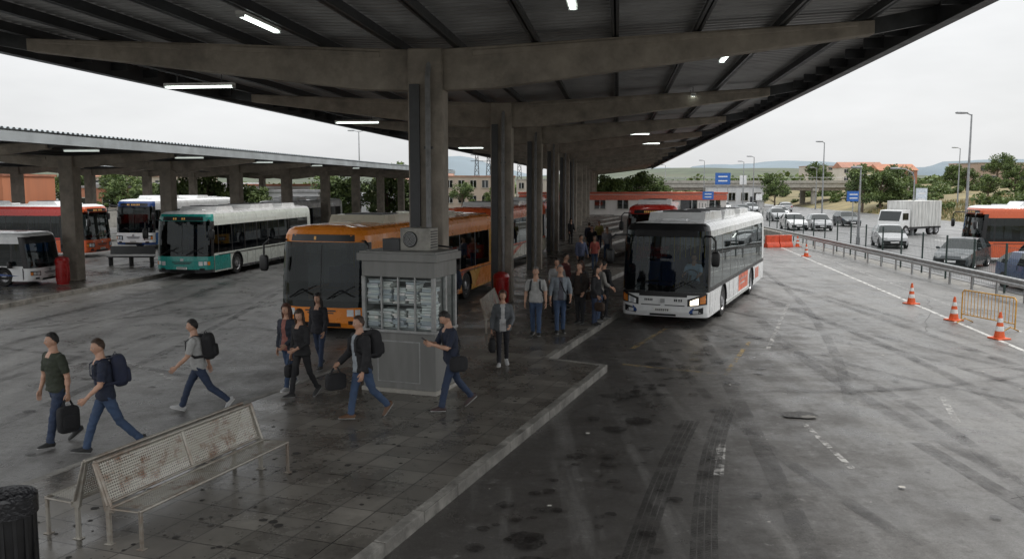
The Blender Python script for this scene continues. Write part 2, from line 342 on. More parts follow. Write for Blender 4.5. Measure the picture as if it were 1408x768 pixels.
patch('pothole',(2.1,16.6),.2,potm,.0055,sx=1.9); patch('pothole',(5.1,15.1),.22,potm,.0255); patch('pothole_rubble',(5.2,14.95),.1,kerbm,.027)
patch('manhole_cover',(8.9,10.3),.18,potm,.027)
def spots(name,n,fx,mat,z,rr):
    rk=random.Random(n); k=MB()
    for i in range(n):
        x,y=fx(rk); r=rk.uniform(*rr)*(1 if rk.random()<.85 else 1.8); m=10; ph=rk.uniform(0,9)
        k.add([(x+math.cos(a)*r*(1+.35*noise.noise((math.cos(a)*1.5+ph,math.sin(a)*1.5,ph))),y+math.sin(a)*r*(1+.35*noise.noise((math.cos(a)*1.5,ph,math.sin(a)*1.5))),z+i*.000012) for a in [2*math.pi*j/m for j in range(m)]],[tuple(range(m))],mat)
    k.build(name,smooth=False)
oil=wornmat('oil_film',(.018,.016,.015),.9,6,.3,.7,.25)
def bayp(rk):
    y=rk.uniform(8.5,24); return (-1.3+.362*(y-8.8)+rk.uniform(.4,1)**2*0+abs(rk.gauss(0,1))*1.3+.5,y)
spots('oil_stain',150,bayp,oil,.0235,(.03,.13))
spots('oil_stain',60,lambda rk:(rk.uniform(5,13),rk.uniform(9,30)),oil,.0262,(.03,.11))
spots('oil_stain',70,lambda rk:(rk.uniform(-15,-6.5),rk.uniform(12,30)),oil,.013,(.03,.13))
spots('gum_spot',230,lambda rk:(lambda y:(-5.9+.362*(y-10.9)+rk.uniform(.3,4.4),y))(rk.uniform(8.5,18.5)),pm('gum_dark',(.03,.028,.026),.7),.1525,(.012,.035))
spots('litter',26,lambda rk:(lambda y:(rk.uniform(-1,9)+.2*(y-10),y))(rk.uniform(9.5,24)),pm('litter_pale',(.5,.48,.44),.8),.0275,(.012,.03))
# ------------------------------------------------------------------ canopies
def canopy(name,a0,ys,sp,ov,zbc,ztc,zbe,zte,y0,y1,cw,bt,fasc,light=False,rm=roofm,pit=.3,purl=6):
    root=empty(name,(a0,0,0),-AX); C=MB(); 
    for y in ys:
        C.box((0,y,(ztc+.15)/2),(cw,cw*.9,ztc-.15),concrete)
    C.build('columns',root,bevel=.03)
    B=MB()
    for y in ys:
        for s in (-1,1):
            x0=cw/2-.01
            poly=[(s*x0,zbc),(s*(x0+sp*.12),zbc+.04*(zbe-zbc)),(s*sp,zbe),(s*sp,zte),(s*x0,ztc)]
            B.prism(poly,'y',y-bt/2,y+bt/2,concrete)
            B.prism([(s*(x0+.6),ztc-.16+.0),(s*(sp-.3),zte-.12),(s*(sp-.3),zte-.02),(s*(x0+.6),ztc-.04)],'y',y-bt/2-.03,y+bt/2+.03,concrete)
        B.box((0,y,(zbc+ztc)/2-.1),(cw-.02,bt+.05,ztc-zbc+.2),concrete)
    B.build('beams',root,bevel=.02)
    D=MB(); W=sp+ov
    zr=lambda x: ztc+(zte-ztc)*abs(x)/sp
    for i in range(purl):
        for s in (-1,1):
            x=s*(cw*.5+.25+(sp-.7)*i/(purl-1)) ; z=zr(x)+.012
            D.box((x,(y0+y1)/2,z+.10),(.03,y1-y0-.1,.2),steelD); D.box((x,(y0+y1)/2,z+.006),(.14,y1-y0-.1,.012),steelD)
    for s in (-1,1):
        z=zr(W); D.box((s*(W-.05),(y0+y1)/2,z+.02),(.06,y1-y0,fasc),steelD if not light else roofL)
        D.box((s*(W-.14),(y0+y1)/2,z+.02-fasc/2),(.22,y1-y0,.02),steelD)
        for y in ys:
            D.prism([(s*(sp-.3),zte+.0),(s*(W-.08),z+.2),(s*(W-.08),z-.1),(s*(sp-.3),zte-.3)],'y',y-.06,y+.06,steelD)
        if not light:
            k=y0+1
            while k<min(y1,90):
                D.box((s*(W-.3),k,z+.04),(.44,.05,.22),steelD); k+=1.6
    D.build('purlins',root,smooth=False)
    F=MB(); xs=[-W,0,W]; k=y0; prof=[]
    while k<y1: prof+=[(k,0),(k+pit*.35,0),(k+pit*.5,.05),(k+pit*.85,.05)]; k+=pit
    vs=[(x,yy,zr(x)+.225+h) for yy,h in prof for x in xs]; fs=[]
    for i in range(len(prof)-1):
        for j in range(2): fs.append((i*3+j,i*3+j+1,(i+1)*3+j+1,(i+1)*3+j))
    F.add(vs,fs,rm); F.build('roof_sheets',root,smooth=False)
    return root
ys0=[18.13+11.45*i for i in range(13)]
cn_=canopy('station_canopy',-3.88,ys0,8.6,1.22,5.95,6.76,6.88,7.14,6,160,.70,.36,.5)
cn2=canopy('station_canopy',-22.5,[28.4+7.9*i for i in range(9)],4.6,.5,4.78,5.25,5.18,5.42,24,95,.62,.3,.3,True,roofL,.25,4)
cn3=canopy('station_canopy',-39,[49.5+7.9*i for i in range(8)],4.6,.5,4.78,5.25,5.18,5.42,44,110,.6,.3,.3,True,roofL,.25,4)
for y in ys0[:6]:
    k=MB(); k.box((-.2,y-.35,3.1),(.2,.08,5.9),steelD); k.tube([(.08,y-.41,.2),(.08,y-.41,6.2),(.08,y-.2,6.6)],.055,10,pm('pipe_grey',(.2,.2,.2),.4)); 
    for z in (1.2,3,4.8): k.box((.08,y-.375,z),(.16,.05,.05),steelD)
    k.build('downpipe',cn_)
def tube_light(x,y,z,along):
    root=empty('fluorescent_light',(0,0,0)); M=Matrix.Rotation(-AX,4,'Z'); p=M@Vector((x,y,0))+Vector((-3.88,0,z))
    root.location=p; root.rotation_euler=(0,0,-AX+(0 if along else math.pi/2))
    k=MB(); k.box((0,0,.05),(.16,1.55,.06),pm('lamp_housing',(.6,.6,.58),.4)); k.box((0,.77,.0),(.14,.03,.05),steelG); k.box((0,-.77,0),(.14,.03,.05),steelG)
    for yy in (-.5,.5): k.cyl((0,yy,.08),(0,yy,.3),.01,steelD,6)
    k.build('housing',root)
    k=MB(); k.tube([(-.03,-.73,0),(-.03,.73,0)],.02,8,lampE); k.tube([(.03,-.73,0),(.03,.73,0)],.02,8,lampE); k.build('tubes',root)
for q in [(-2.3,15.2,6.8,1),(3.1,14.0,6.85,1),(6.2,20.8,6.9,1),(-5.1,18.6,6.15,0),(-5.1,30.1,6.2,0),(6.2,30,6.9,1),(4.5,41.6,6.4,0),(-5,41.6,6.3,0),(5.5,53,6.5,0),(-5,53,6.3,0)]: tube_light(q[0],q[1],q[2],q[3])
for i in range(5):
    e=empty('fluorescent_light',(-22.5+.121*(32+8*i)+3,32+8*i,5.3),-AX); k=MB(); k.box((0,0,0),(1.3,.14,.06),lampW); k.box((0,0,.06),(1.34,.18,.05),steelG); k.build('fitting',e)
# ------------------------------------------------------------------ bus
def wheel(k,x,y,r,w,s,rim=rimm):
    k.lathe([(r*.62,-w*.5),(r*.97,-w*.5),(r,-w*.4),(r,w*.38),(r*.96,w*.5),(r*.62,w*.5)],(x,y,r),(s,0,0),28,rubber)
    k.lathe([(r*.62,w*.5),(r*.6,w*.42),(r*.5,w*.2),(r*.32,w*.12),(r*.3,w*.42),(r*.2,w*.5),(.001,w*.5)],(x,y,r),(s,0,0),28,rim)
    for i in range(8):
        a=i*math.pi/4; k.lathe([(r*.06,w*.17),(.001,w*.171)],(x,y+math.cos(a)*r*.41,r+math.sin(a)*r*.41),(s,0,0),8,blackM)
def bus(name,C,a,L=12.,W=2.55,H=3.0,P={}):
    root=empty(name,(C[0],C[1],P.get('z',0)),-a); q=H/3.01; hw0=W/2
    fr=P.get('front',whiteP); sd_=P.get('side',whiteP); rf=P.get('roof',sd_); lo=P.get('lower',sd_)
    prof=[(1,.28,.05),(1,.42,0),(1,.62,0),(1,.82,.0),(1,1.0,.015),(.999,1.12,.03),(.997,1.5,.06),(.993,1.95,.11),(.985,2.36,.15),(.975,2.56,.175),(.96,2.74,.21),(.92,2.87,.27),(.82,2.95,.36),(.5,3.0,.5),(0,3.01,.55)]
    prof=[(h*hw0,z*q,s) for h,z,s in prof]; CD=.42; pe=3.4
    def hs(z):
        for i in range(len(prof)-1):
            if z<=prof[i+1][1]:
                u=(z-prof[i][1])/(prof[i+1][1]-prof[i][1]); return [prof[i][j]*(1-u)+prof[i+1][j]*u for j in (0,2)]
        return prof[-1][0],prof[-1][2]
    def S(s,z,off=0):
        h,b=hs(z); y=b+CD*(1-(1-min(1,abs(s))**pe)**(1/pe)); p=Vector((h*s,y,z))
        if off: n=Vector((math.copysign(abs(s)**(pe-1),s)*CD*1.1,-max(0,(1-abs(s)**pe))**((pe-1)/pe)*hw0-.02,0)).normalized(); p+=n*off
        return p
    ss=[0,.14,.28,.42,.55,.66,.76,.84,.9,.945,.975,.993,1]; ss=[-x for x in ss[:0:-1]]+ss
    B=MB(); G=MB(); st_=P.get('style','city')
    wb=P.get('wbot',4); wt=P.get('wtop',9)
    for i in range(len(prof)-1):
        for j in range(len(ss)-1):
            sm=abs(ss[j]+ss[j+1])/2
            def pt(ii,s):
                h,z,b=prof[ii]; return (h*s,b+CD*(1-(1-min(1,abs(s))**pe)**(1/pe)),z)
            v=[pt(i,ss[j]),pt(i,ss[j+1]),pt(i+1,ss[j+1]),pt(i+1,ss[j])]
            if wb<=i<wt and sm<.975: G.add(v,[(0,1,2,3)],GLASSM() if st_=='main' else GLASS())
            elif wb<=i<wt: B.add(v,[(0,1,2,3)],black)
            elif i==wt or i==wt+1: B.add(v,[(0,1,2,3)],P.get('brow',black))
            elif i<1: B.add(v,[(0,1,2,3)],P.get('skirt',fr))
            else: B.add(v,[(0,1,2,3)],fr if i<wt+2 else rf)
    r=.48*min(1,q*1.05) if H>2.4 else .34; wf=P.get('wf',2.7); wr=P.get('wr',L-3.3)
    nwin=P.get('nwin',7); y0=.9; ye_=L-.5; pitch=(ye_-y0)/nwin
    sts=[]
    for i in range(nwin+1): sts+= [y0+i*pitch-.04,y0+i*pitch+.04]
    sts=[None]+sts+[L-.02]
    sb=P.get('sbot',5); stp=P.get('stop',8)
    for s in (-1,1):
        for i in range(4,len(prof)-1):
            for j in range(len(sts)-1):
                def pt(ii,y):
                    h,z,b=prof[ii]; return (s*h,(b+CD) if y is None else y,z)
                v=[pt(i,sts[j]),pt(i,sts[j+1]),pt(i+1,sts[j+1]),pt(i+1,sts[j])]
                if sb<=i<stp:
                    if (j==0 or (j%2==0 and j<len(sts)-2)): G.add(v,[(0,1,2,3)],SIDEGL())
                    elif j<len(sts)-2: B.add(v,[(0,1,2,3)],black)
                    else: B.add(v,[(0,1,2,3)],P.get('rear',sd_))
                else: B.add(v,[(0,1,2,3)],(P.get('upper',sd_) if i<P.get('uptop',11) else rf))
        zt=prof[4][1]; zb=prof[0][1]; ar=r*1.16
        pts=[(CD+.05,zb)]
        for wy in (wf,wr):
            n=12; a0_=math.asin(max(-1,(zb-r)/ar))
            for kk in range(n+1):
                an=math.pi-a0_-(math.pi-2*a0_)*kk/n; pts.append((wy+math.cos(an)*ar,r+math.sin(an)*ar))
            B.tube([(s*(hw0-.01),wy+math.cos(math.pi*kk/10)*ar*1.02,r+math.sin(math.pi*kk/10)*ar*1.02) for kk in range(11)],[(.03,.02)]*11,6,black)
            arc=[(wy+math.cos(math.pi*kk/12)*ar,max(zb-.02,r+math.sin(math.pi*kk/12)*ar)) for kk in range(13)]
            for kk in range(12): B.quad((s*hw0,*arc[kk]),(s*hw0,*arc[kk+1]),(s*(hw0-.5),*arc[kk+1]),(s*(hw0-.5),*arc[kk]),blackM)
            B.add([(s*(hw0-.5),*p_) for p_ in arc],[tuple(range(13))],blackM)
        pts+=[(L-.02,zb+.05),(L-.02,zt),(CD+.05,zt)]
        B.add([(s*hw0,y,z) for y,z in pts],[tuple(range(len(pts)))],lo)
        for yy in [wf+ar+.5+.9*i_ for i_ in range(int((wr-wf-2*ar-.6)/.9))]: B.box((s*(hw0+.001),yy,(zb+zt)/2),(.006,.012,zt-zb-.04),blackM)
        B.box((s*(hw0+.006),(wf+wr)/2,zb+.06),(.02,wr-wf-2*ar,.1),P.get('trim',black))
        B.box((s*(hw0+.004),(CD+L)/2+.2,zt+.02),(.016,L-CD-.5,.03),P.get('belt',black))
        for (ya,yb,za,zb_,mt) in P.get('decal',[]):
            B.box((s*(hw0+.004),(ya+yb)/2,(za+zb_)/2),(.008,yb-ya,zb_-za),mt)
        for (quad_,mt) in P.get('poly',[]):
            v=[(s*(hw0+.009),y,z) for y,z in quad_]; B.add(v,[tuple(range(len(v)))],mt)
    for dy in P.get('doors',[(CD+.12,CD+1.3),(L*.52,L*.52+1.3)]):
        if H>2.4:
            if not(dy[0]<wf+ar and dy[1]>wf-ar):
                B.box((-hw0-.012,(dy[0]+dy[1])/2,1.35),(.03,dy[1]-dy[0],2.05),black)
                for e in (-.3,.3): B.box((-hw0-.03,(dy[0]+dy[1])/2+e,1.4),(.012,.5,1.75),CARGL())
    rp=[(h,L-.02,z) for h,z,b in prof]; B.add(rp+[(-x,y,z) for x,y,z in rp[::-1][1:]],[tuple(range(len(rp)*2-1))],P.get('rear',sd_))
    B.box((0,L,1.9*q),(W*.78,.03,.75*q),black); 
    for s in (-1,1): B.box((s*hw0*.86,L+.005,.95*q),(.16,.04,.5),redl)
    B.box((0,L/2+.2,.3),(W-.1,L-.8,.06),blackM)
    for s in (-1,1):
        for wy in (wf,wr): wheel(B,s*(hw0-.17),wy,r,.29 if H>2.4 else .2,s,P.get('rim',rimm))
    def patch_(s0,s1,z0,z1,mt,off=.012,z0b=None,z1b=None,n=6):
        vs=[];fs=[]
        for i in range(n+1):
            u=i/n; s_=s0+(s1-s0)*u; za=z0+((z0b if z0b is not None else z0)-z0)*u; zb_=z1+((z1b if z1b is not None else z1)-z1)*u
            vs+=[S(s_,za*q,off),S(s_,zb_*q,off)]
        for i in range(n): fs.append((2*i,2*i+2,2*i+3,2*i+1))
        B.add(vs,fs,mt)
    for s in (-1,1):
        if st_=='main':
            patch_(s*.56,s*.97,.60,.80,black,.008,.66,.98,8); patch_(s*.62,s*.80,.63,.76,headon if s>0 else headl,.016,.66,.85,6); patch_(s*.83,s*.94,.68,.86,amber,.016,.70,.93,5)
            patch_(s*.62,s*.9,.36,.5,black,.008,.40,.58); patch_(s*.68,s*.8,.39,.49,headl,.014,.4,.5)
            patch_(s*.05,s*.5,.60,.625,black,.008)
        else:
            patch_(s*.55,s*.95,.56,.82,P.get('lamp_surround',black),.008,.60,.84,8); patch_(s*.6,s*.74,.6,.78,headl,.016); patch_(s*.77,s*.87,.62,.78,headl,.016,.63,.79); patch_(s*.885,s*.95,.62,.78,amber,.016)
            patch_(s*.62,s*.8,.38,.48,black,.008)
    if st_=='main':
        patch_(-.55,.55,.86,1.0,black,.010,n=10); patch_(-.95,-.55,.92,1.0,black,.010); patch_(.55,.95,.92,1.0,black,.010)
        patch_(-.05,.05,.68,.8,steelG,.02,n=2); patch_(-.3,.3,.30,.36,black,.01,n=8)
        patch_(-.7,-.6,.40,.58,paint('blue',(.02,.07,.25)),.012,.40,.45); patch_(.6,.7,.40,.45,paint('blue',(.02,.07,.25)),.012,.40,.58)
        for i,xx in enumerate((-.42,-.38,-.34,-.3,-.26)): patch_(xx,xx+.026,.73,.79,steelD,.012,n=1)
        for i,xx in enumerate((.26,.3,.36,.41)): patch_(xx,xx+.03,.73,.80,steelD,.012,n=1)
    else:
        patch_(-.35,.35,.72,.76,steelD,.01,n=8); patch_(-.3,.3,.66,.69,steelD,.01,n=8); patch_(-.06,.06,.8,.9,steelG,.014,n=2)
        patch_(-.45,.45,.3,.42,black,.01,n=8)
    patch_(-.19,.19,.43,.53,pm('number_plate',(.75,.75,.72),.4),.03,n=4)
    for i in range(7): patch_(-.155+.045*i,-.155+.045*i+.024,.45,.51,black,.034,n=1)
    patch_(-.75,.75,2.58,2.76,black,.006,n=12)
    for i in range(9):
        if R.random()<P.get('disp',.85): patch_(-.35+.08*i,-.35+.08*i+.05,2.62,2.71,pm('display_amber',(.5,.28,.1),.4,emit=.15,emitc=(1,.5,.1)),.012,n=1)
    for x0,x1 in ((-.75,-.12),(.15,.75)):
        B.tube([S(x0,1.05*q,.03),S((x0+x1)/2,1.3*q,.05),S(x1,1.12*q,.04)],.012,5,black); B.tube([S(x0+.1,1.08*q,.045),S(x1,1.4*q,.045)],.01,5,black)
    if st_!='main': B.tube([S(0,1.02*q,.005),S(0,2.5*q,.005)],.012,5,black)
    mc=P.get('mirror',black)
    if H>2.4:
        for s in (-1,1):
            B.tube([S(s*.9,2.6*q,.0),(s*(hw0+.12),-.12,2.62*q),(s*(hw0+.24),-.2,2.5*q),(s*(hw0+.25),-.2,2.2*q)],.028,8,mc)
            B.sell((s*(hw0+.25),-.2,2.0*q),(.12,.07,.22),mc,.5,nu=14,nv=8); B.box((s*(hw0+.25),-.12,2.0*q),(.18,.02,.34),headl)
    else:
        for s in (-1,1): B.sell((s*(hw0+.12),.9,1.2*q),(.1,.07,.13),mc,.5)
    for (ya,yb,hh,ww) in P.get('roofunits',[(2.2,4.6,.24,1.7),(7,9,.2,1.6)]):
        zt=2.97*q; B.prism([(ya,zt-.05),(ya+.25,zt+hh),(yb-.25,zt+hh),(yb,zt-.05)],'x',-ww/2,ww/2,P.get('unit',whiteP))
        B.box((0,(ya+yb)/2,zt+hh+.01),(ww*.7,(yb-ya)*.5,.03),steelD)
    if H>2.4:
        for yy in (1.6,L*.5,L-1.2): B.box((0,yy,3.01*q+.02),(.7,.6,.05),P.get('unit',whiteP))
    B.build('body',root,angle=32)
    G.build('glazing',root,angle=32)
    I=MB(); fl=pm('bus_floor',(.05,.055,.06),.7); seat=pm('seat_fabric',(.03,.06,.16),.8); 
    I.box((0,L/2,.40*q+.05),(W-.12,L-.6,.05),fl)
    I.box((.55*hw0,.75,.95*q),(W*.42,.5,.22),black); I.box((0,.5,.85*q),(W*.8,.3,.2),black)
    y=2.6
    while y<L-1:
        for x in (-.95,-.5,.5,.95):
            if H>2.4: I.box((x*hw0*.78,y,.95),(.4,.42,.1),seat); I.box((x*hw0*.78,y+.22,1.3),(.4,.08,.68),seat)
        if H>2.4:
            for s in (-1,1): I.cyl((s*.32,y+.2,.5),(s*.32,y+.2,2.6),.016,pm('rail_yellow',(.6,.45,.05),.4),6)
        y+=.85
    I.build('interior',root,bevel=.02)
    if H>2.4:
        k=MB(); c=Vector((.62,.82,1.42)); ring=[c+Vector((math.cos(2*math.pi*i/20)*.22,math.sin(2*math.pi*i/20)*.16,math.sin(2*math.pi*i/20)*.15)) for i in range(21)]
        k.tube(ring,.016,6,black,caps=False); k.tube([c,c+Vector((0,-.2,-.35))],.03,6,black); k.build('steering_wheel',root)
    return root
orange=paint('orange',(.78,.24,.02)); yellow=paint('yellow',(.74,.38,.05)); teal=paint('teal',(.015,.30,.26)); blueP=paint('blue',(.02,.07,.25)); redP=paint('red',(.5,.03,.02)); lgrey=paint('light_grey',(.5,.52,.5)); cream=paint('cream',(.66,.62,.5)); redor=paint('red_orange',(.64,.11,.03)); blue2=paint('mid_blue',(.03,.16,.45)); dgrey=paint('dark_grey',(.06,.06,.065))
advert=pm('advert_poster',(.66,.15,.08),.4,var=.4,scale=3)
MBX,MBY=4.36,25.05
mainbus=bus('city_bus',(MBX,MBY),math.atan(.43),12.0,2.55,3.02,dict(style='main',wbot=4,wtop=10,nwin=7,stop=9,upper=black,uptop=9,skirt=whiteP,lower=whiteP,trim=lgrey,disp=0,decal=[(5.7,7.75,.45,1.0,advert),(5.9,7.5,.8,.85,whiteP),(5.9,7.0,.65,.70,whiteP),(9.7,10.6,.5,.9,redor)],roofunits=[(1.5,4.6,.26,1.7),(5.2,7.6,.22,1.6),(8.5,10.8,.2,1.6)],rear=whiteP))
bus('city_bus',(-5.12,23.1),math.atan(.27),12.0,2.55,3.0,dict(front=orange,side=yellow,lower=yellow,upper=orange,roof=orange,skirt=orange,trim=orange,unit=cream,wbot=3,mirror=black,nwin=6,brow=orange,lamp_surround=orange,disp=.2,poly=[([(2,.35),(3.0,.35),(6.5,1.1),(5.5,1.1)],orange),([(5.6,.35),(6.4,.35),(9.0,1.1),(8.2,1.1)],redor),([(3.4,.35),(3.9,.35),(7.4,1.1),(6.9,1.1)],whiteP),([(9.6,.35),(11.9,.35),(11.9,1.1),(10.6,1.1)],orange)]))
offw=paint('offwhite',(.68,.72,.66))
bus('city_bus',(-14.37,37.85),AX+.02,12.0,2.55,2.95,dict(front=teal,side=offw,lower=offw,upper=offw,roof=whiteP,skirt=dgrey,brow=teal,wbot=4,nwin=8,trim=dgrey,decal=[(.5,2.0,.35,1.0,teal)],mirror=black,lamp_surround=teal,disp=.4,roofunits=[(1.5,3.4,.2,1.7),(5,8,.22,1.7),(9,11,.2,1.6)]))
bus('city_bus',(-24.1,55.5),AX,12,2.55,3.2,dict(front=whiteP,side=whiteP,lower=blue2,upper=whiteP,roof=whiteP,brow=blueP,skirt=blueP))
bus('city_bus',(-23.6,50.2),math.atan2(-1,.12),11,2.5,3.0,dict(front=redor,side=blue2,lower=redor,upper=redP,roof=whiteP,decal=[(2.5,7,.35,1.0,blue2)],roofunits=[(2,4,.2,1.7),(6,8,.2,1.7)],brow=redor))
bus('minibus',(-18.4,34.6),math.atan2(-1,.1),6.2,2.0,2.1,dict(front=whiteP,side=whiteP,lower=whiteP,nwin=4,wf=1.3,wr=4.7,doors=[],roofunits=[],disp=0,poly=[([(.6,.4),(2.2,.4),(4.5,.7),(3.5,.7)],blueP),([(2.6,.4),(3.0,.4),(5.3,.7),(4.9,.7)],redP)],z=.156,wtop=8))
bus('city_bus',(-2.15,40.2),math.atan(.25),12,2.55,3.05,dict(front=redor,side=whiteP,lower=cream,upper=redor,roof=redor,poly=[([(2,.35),(3.0,.35),(6.5,1.1),(5.5,1.1)],redor)],brow=redor))
bus('city_bus',(-.1,56),math.atan(.2),12,2.55,3.05,dict(front=yellow,side=whiteP,lower=whiteP,upper=redP,roof=whiteP))
bus('city_bus',(7.0,43.5),math.atan(.2),12,2.55,3.1,dict(front=redP,side=redP,lower=redP,upper=black,roof=redP,brow=redP,wbot=4,unit=whiteP))
bus('city_bus',(-17,62),AX,12,2.55,3.0,dict(front=whiteP,side=whiteP,lower=teal,roof=whiteP))
bus('city_bus',(24.6,47.2),math.atan2(1,-.12),12,2.55,3.0,dict(front=redor,side=redor,lower=redor,upper=redor,roof=whiteP,brow=redor,stop=8,poly=[([(3.6,.4),(5.0,.4),(4.6,1.1),(3.4,1.1)],cream)]))
# ------------------------------------------------------------------ cars and truck
def car(name,C,a,col,L=4.2,W=1.76,H=1.48,van=False):
    root=empty(name,(C[0],C[1],0),-a); B=MB(); h=W/2
    st=[(0,.52,.52,.30,.80),(.08,.66,.66,.22,.90),(.35,.76,.76,.2,.97),(1.0,.88,.88,.2,1),(1.25,.93,.95,.2,1),(1.95,.95,H-.06,.2,1),(2.4,.95,H,.2,1),(3.2,.96,H-.03,.2,1),(3.65,.97,H-.14,.2,1),(L-.12,1.0,1.06,.22,.96),(L,.80,.82,.32,.88)]
    st=[(y*(L/4.2) if i<9 else y,*r_) for i,(y,*r_) in enumerate(st)]
    rings=[]
    for y,b,rf,bt,wf in st:
        cab=rf-b; iw=h*wf; k=1-min(1,cab/.5)*.24
        pts=[(iw*.93,bt),(iw,bt+.18),(iw*1.0,(bt+b)/2+.08),(iw*.96,b),(iw*(k*.96+.0),b+cab*.93),(iw*k*.8,rf),(0,rf+.02)]
        rings.append([(x,y,z) for x,z in pts]+[(-x,y,z) for x,z in pts[::-1][1:]])
    n=len(rings[0])
    for i in range(len(rings)-1):
        for j in range(n-1):
            m=col; cabA=st[i][2]-st[i][1]; cabB=st[i+1][2]-st[i+1][1]
            if j in (3,8) and max(cabA,cabB)>.2 and i not in(6,): m=CARGL()
            if i in (4,) and j in (3,4,5,6,7,8): m=CARGL()
            if i==8 and j in (4,5,6,7): m=CARGL()
            B.add([rings[i][j],rings[i][j+1],rings[i+1][j+1],rings[i+1][j]],[(0,1,2,3)],m)
    B.add(rings[0],[tuple(range(n))],black); B.add(rings[-1],[tuple(range(n))],col)
    B.box((0,L/2,.24),(W*.9,L*.9,.06),blackM)
    for s in (-1,1):
        for y in (.8*L/4.2,3.35*L/4.2):
            B.lathe([(.36,0),(.001,.002)],(s*(h-.005),y,.33),(s,0,0),18,blackM); wheel(B,s*(h-.08),y,.31,.2,s)
        B.box((s*h*.68,.1,.64),(.3,.12,.13),headl,rz=s*.25); B.box((s*h*.74,L-.03,.82),(.24,.08,.16),redl); B.sell((s*(h+.07),1.35*L/4.2,.98),(.09,.06,.07),col,.6)
        for y in (2.35,3.25): B.box((s*h*.985,y*L/4.2,.72),(.012,.012,.5),blackM)
    B.box((0,.03,.45),(.9,.06,.14),black); B.box((0,-.012+.0,.42),(.5,.02,.1),whiteP); B.box((0,L+.01,.6),(.5,.02,.11),whiteP)
    I=MB(); 
    for x in (-.38,.38):
        for y in (2.1,3.0): I.box((x,y*L/4.2,.6),(.45,.45,.3),blackM); I.box((x,(y+.28)*L/4.2,.9),(.45,.1,.5),blackM)
    I.build('seats',root); B.build('body',root,angle=28); return root
silver=paint('silver',(.42,.43,.44)); dcar=paint('car_dark',(.035,.045,.05)); bluec=paint('car_blue',(.04,.07,.15))
HW=math.atan(.065)
car('parked_car',(21.1,41.9),HW+rad(38),dcar); car('car',(24.6,56),HW+rad(10),silver); car('car',(27.8,78),HW+rad(5),silver); car('car',(26.0,79),HW,whiteP)
car('car',(30.5,99),HW,silver); car('car',(33.5,108),HW,whiteP); car('car',(36,130),HW,silver); car('car',(33,150),HW,dcar); car('car',(29.5,128),HW,whiteP); car('car',(20.4,31.5),HW,bluec); car('car',(40,170),HW,redP)
car('car',(33.6,86),HW,dcar); car('car',(27.5,104),HW,dcar); car('car',(31.5,118),HW,dcar); car('car',(34,139),HW,whiteP); car('car',(43,140),HW+3.14,silver)
tr=empty('box_truck',(30.6,71),-(HW+rad(52))); B=MB()
B.box((0,3.6,1.75),(2.3,4.2,2.1),pm('truck_box',(.6,.6,.58),.5,dirt=.4,dirtc=(.3,.28,.25),streak=True)); B.box((0,3.6,.6),(2.1,4.6,.16),steelD)
B.prism([(0,.45),(0,1.15),(.35,2.05),(1.4,2.1),(1.4,.45)],'x',-1.0,1.0,whiteP); B.prism([(.02,1.2),(.33,1.95),(.30,1.98),(-.01,1.22)],'x',-.9,.9,CARGL()); B.box((0,.75,1.55),(2.03,.8,.55),CARGL())
for s in(-1,1):
    wheel(B,s*.95,.8,.42,.25,s); wheel(B,s*.95,4.4,.42,.25,s); wheel(B,s*.95,5.2,.42,.25,s); B.box((s*.75,-.02,.75),(.3,.06,.18),headl)
for i in range(8): B.box((1.155,1.8+i*.5,1.75),(.02,.03,2.0),steelG)
B.build('truck_body',tr,bevel=.03)
# ------------------------------------------------------------------ kiosk
kx=empty('ticket_kiosk',(-1.42,15.95,.15),-BAY)
km=pm('kiosk_panel',(.22,.22,.21),.5,var=.15,scale=3,dirt=.6,dirtc=(.11,.10,.09),streak=True); kfr=pm('kiosk_frame',(.36,.365,.36),.4,.2,dirt=.4,dirtc=(.16,.15,.14))
W_,D_,H_=1.52,1.0,2.62; B=MB()
B.box((-W_/2,D_/2,.04),(W_+.06,D_+.06,.08),concreteL)
zb,zt=1.18,2.2
B.box((-W_/2,.03,(zb+.08)/2),(W_,.06,zb-.08),km); B.box((-W_/2,D_-.03,(H_)/2),(W_,.06,H_-.16),km); B.box((-.03,D_/2,(zb+.08)/2),(.06,D_-.12,zb-.08),km); B.box((-W_+.03,D_/2,H_/2),(.06,D_-.12,H_-.16),km)
B.box((-W_/2,.03,(zt+H_-.1)/2),(W_,.06,H_-.1-zt),km); B.box((-.03,D_/2,(zt+H_-.1)/2),(.06,D_-.12,H_-.1-zt),km)
for x in (-.035,-W_+.035): B.box((x,.02,(zb+zt)/2),(.07,.08,zt-zb),kfr)
for x in (-W_*.27,-W_*.5,-W_*.73): B.box((x,.02,(zb+zt)/2),(.03,.06,zt-zb),kfr)
for y in (D_*.5,D_-.05): B.box((-.02,y,(zb+zt)/2),(.06,.07,zt-zb),kfr)
B.box((-W_/2,.0,zb),(W_+.05,.1,.05),kfr); B.box((.0,D_/2,zb),(.06,D_,.05),kfr)
B.box((-W_/2,D_/2,H_-.05),(W_+.14,D_+.14,.14),km); B.box((-W_/2,D_/2,H_+.03),(W_+.06,D_+.06,.05),km)
B.box((-W_/2,-.004,.6),(.9,.012,.8),kfr); B.box((-W_/2,-.012,.6),(.85,.012,.75),km)
for z in (zb+.04,zb+.50,zb+.95): B.box((-W_/2,.26,z),(W_-.16,.36,.03),kfr)
B.build('booth',kx,bevel=.008)
cg=glassmat('clear_glass',(.85,.9,.9),.03)
B=MB(); B.quad((-W_+.07,.035,zb),(-.07,.035,zb),(-.07,.035,zt),(-W_+.07,.035,zt),cg); B.quad((-.035,.06,zb),(-.035,D_-.06,zb),(-.035,D_-.06,zt),(-.035,.06,zt),cg); B.build('window_panes',kx,smooth=False)
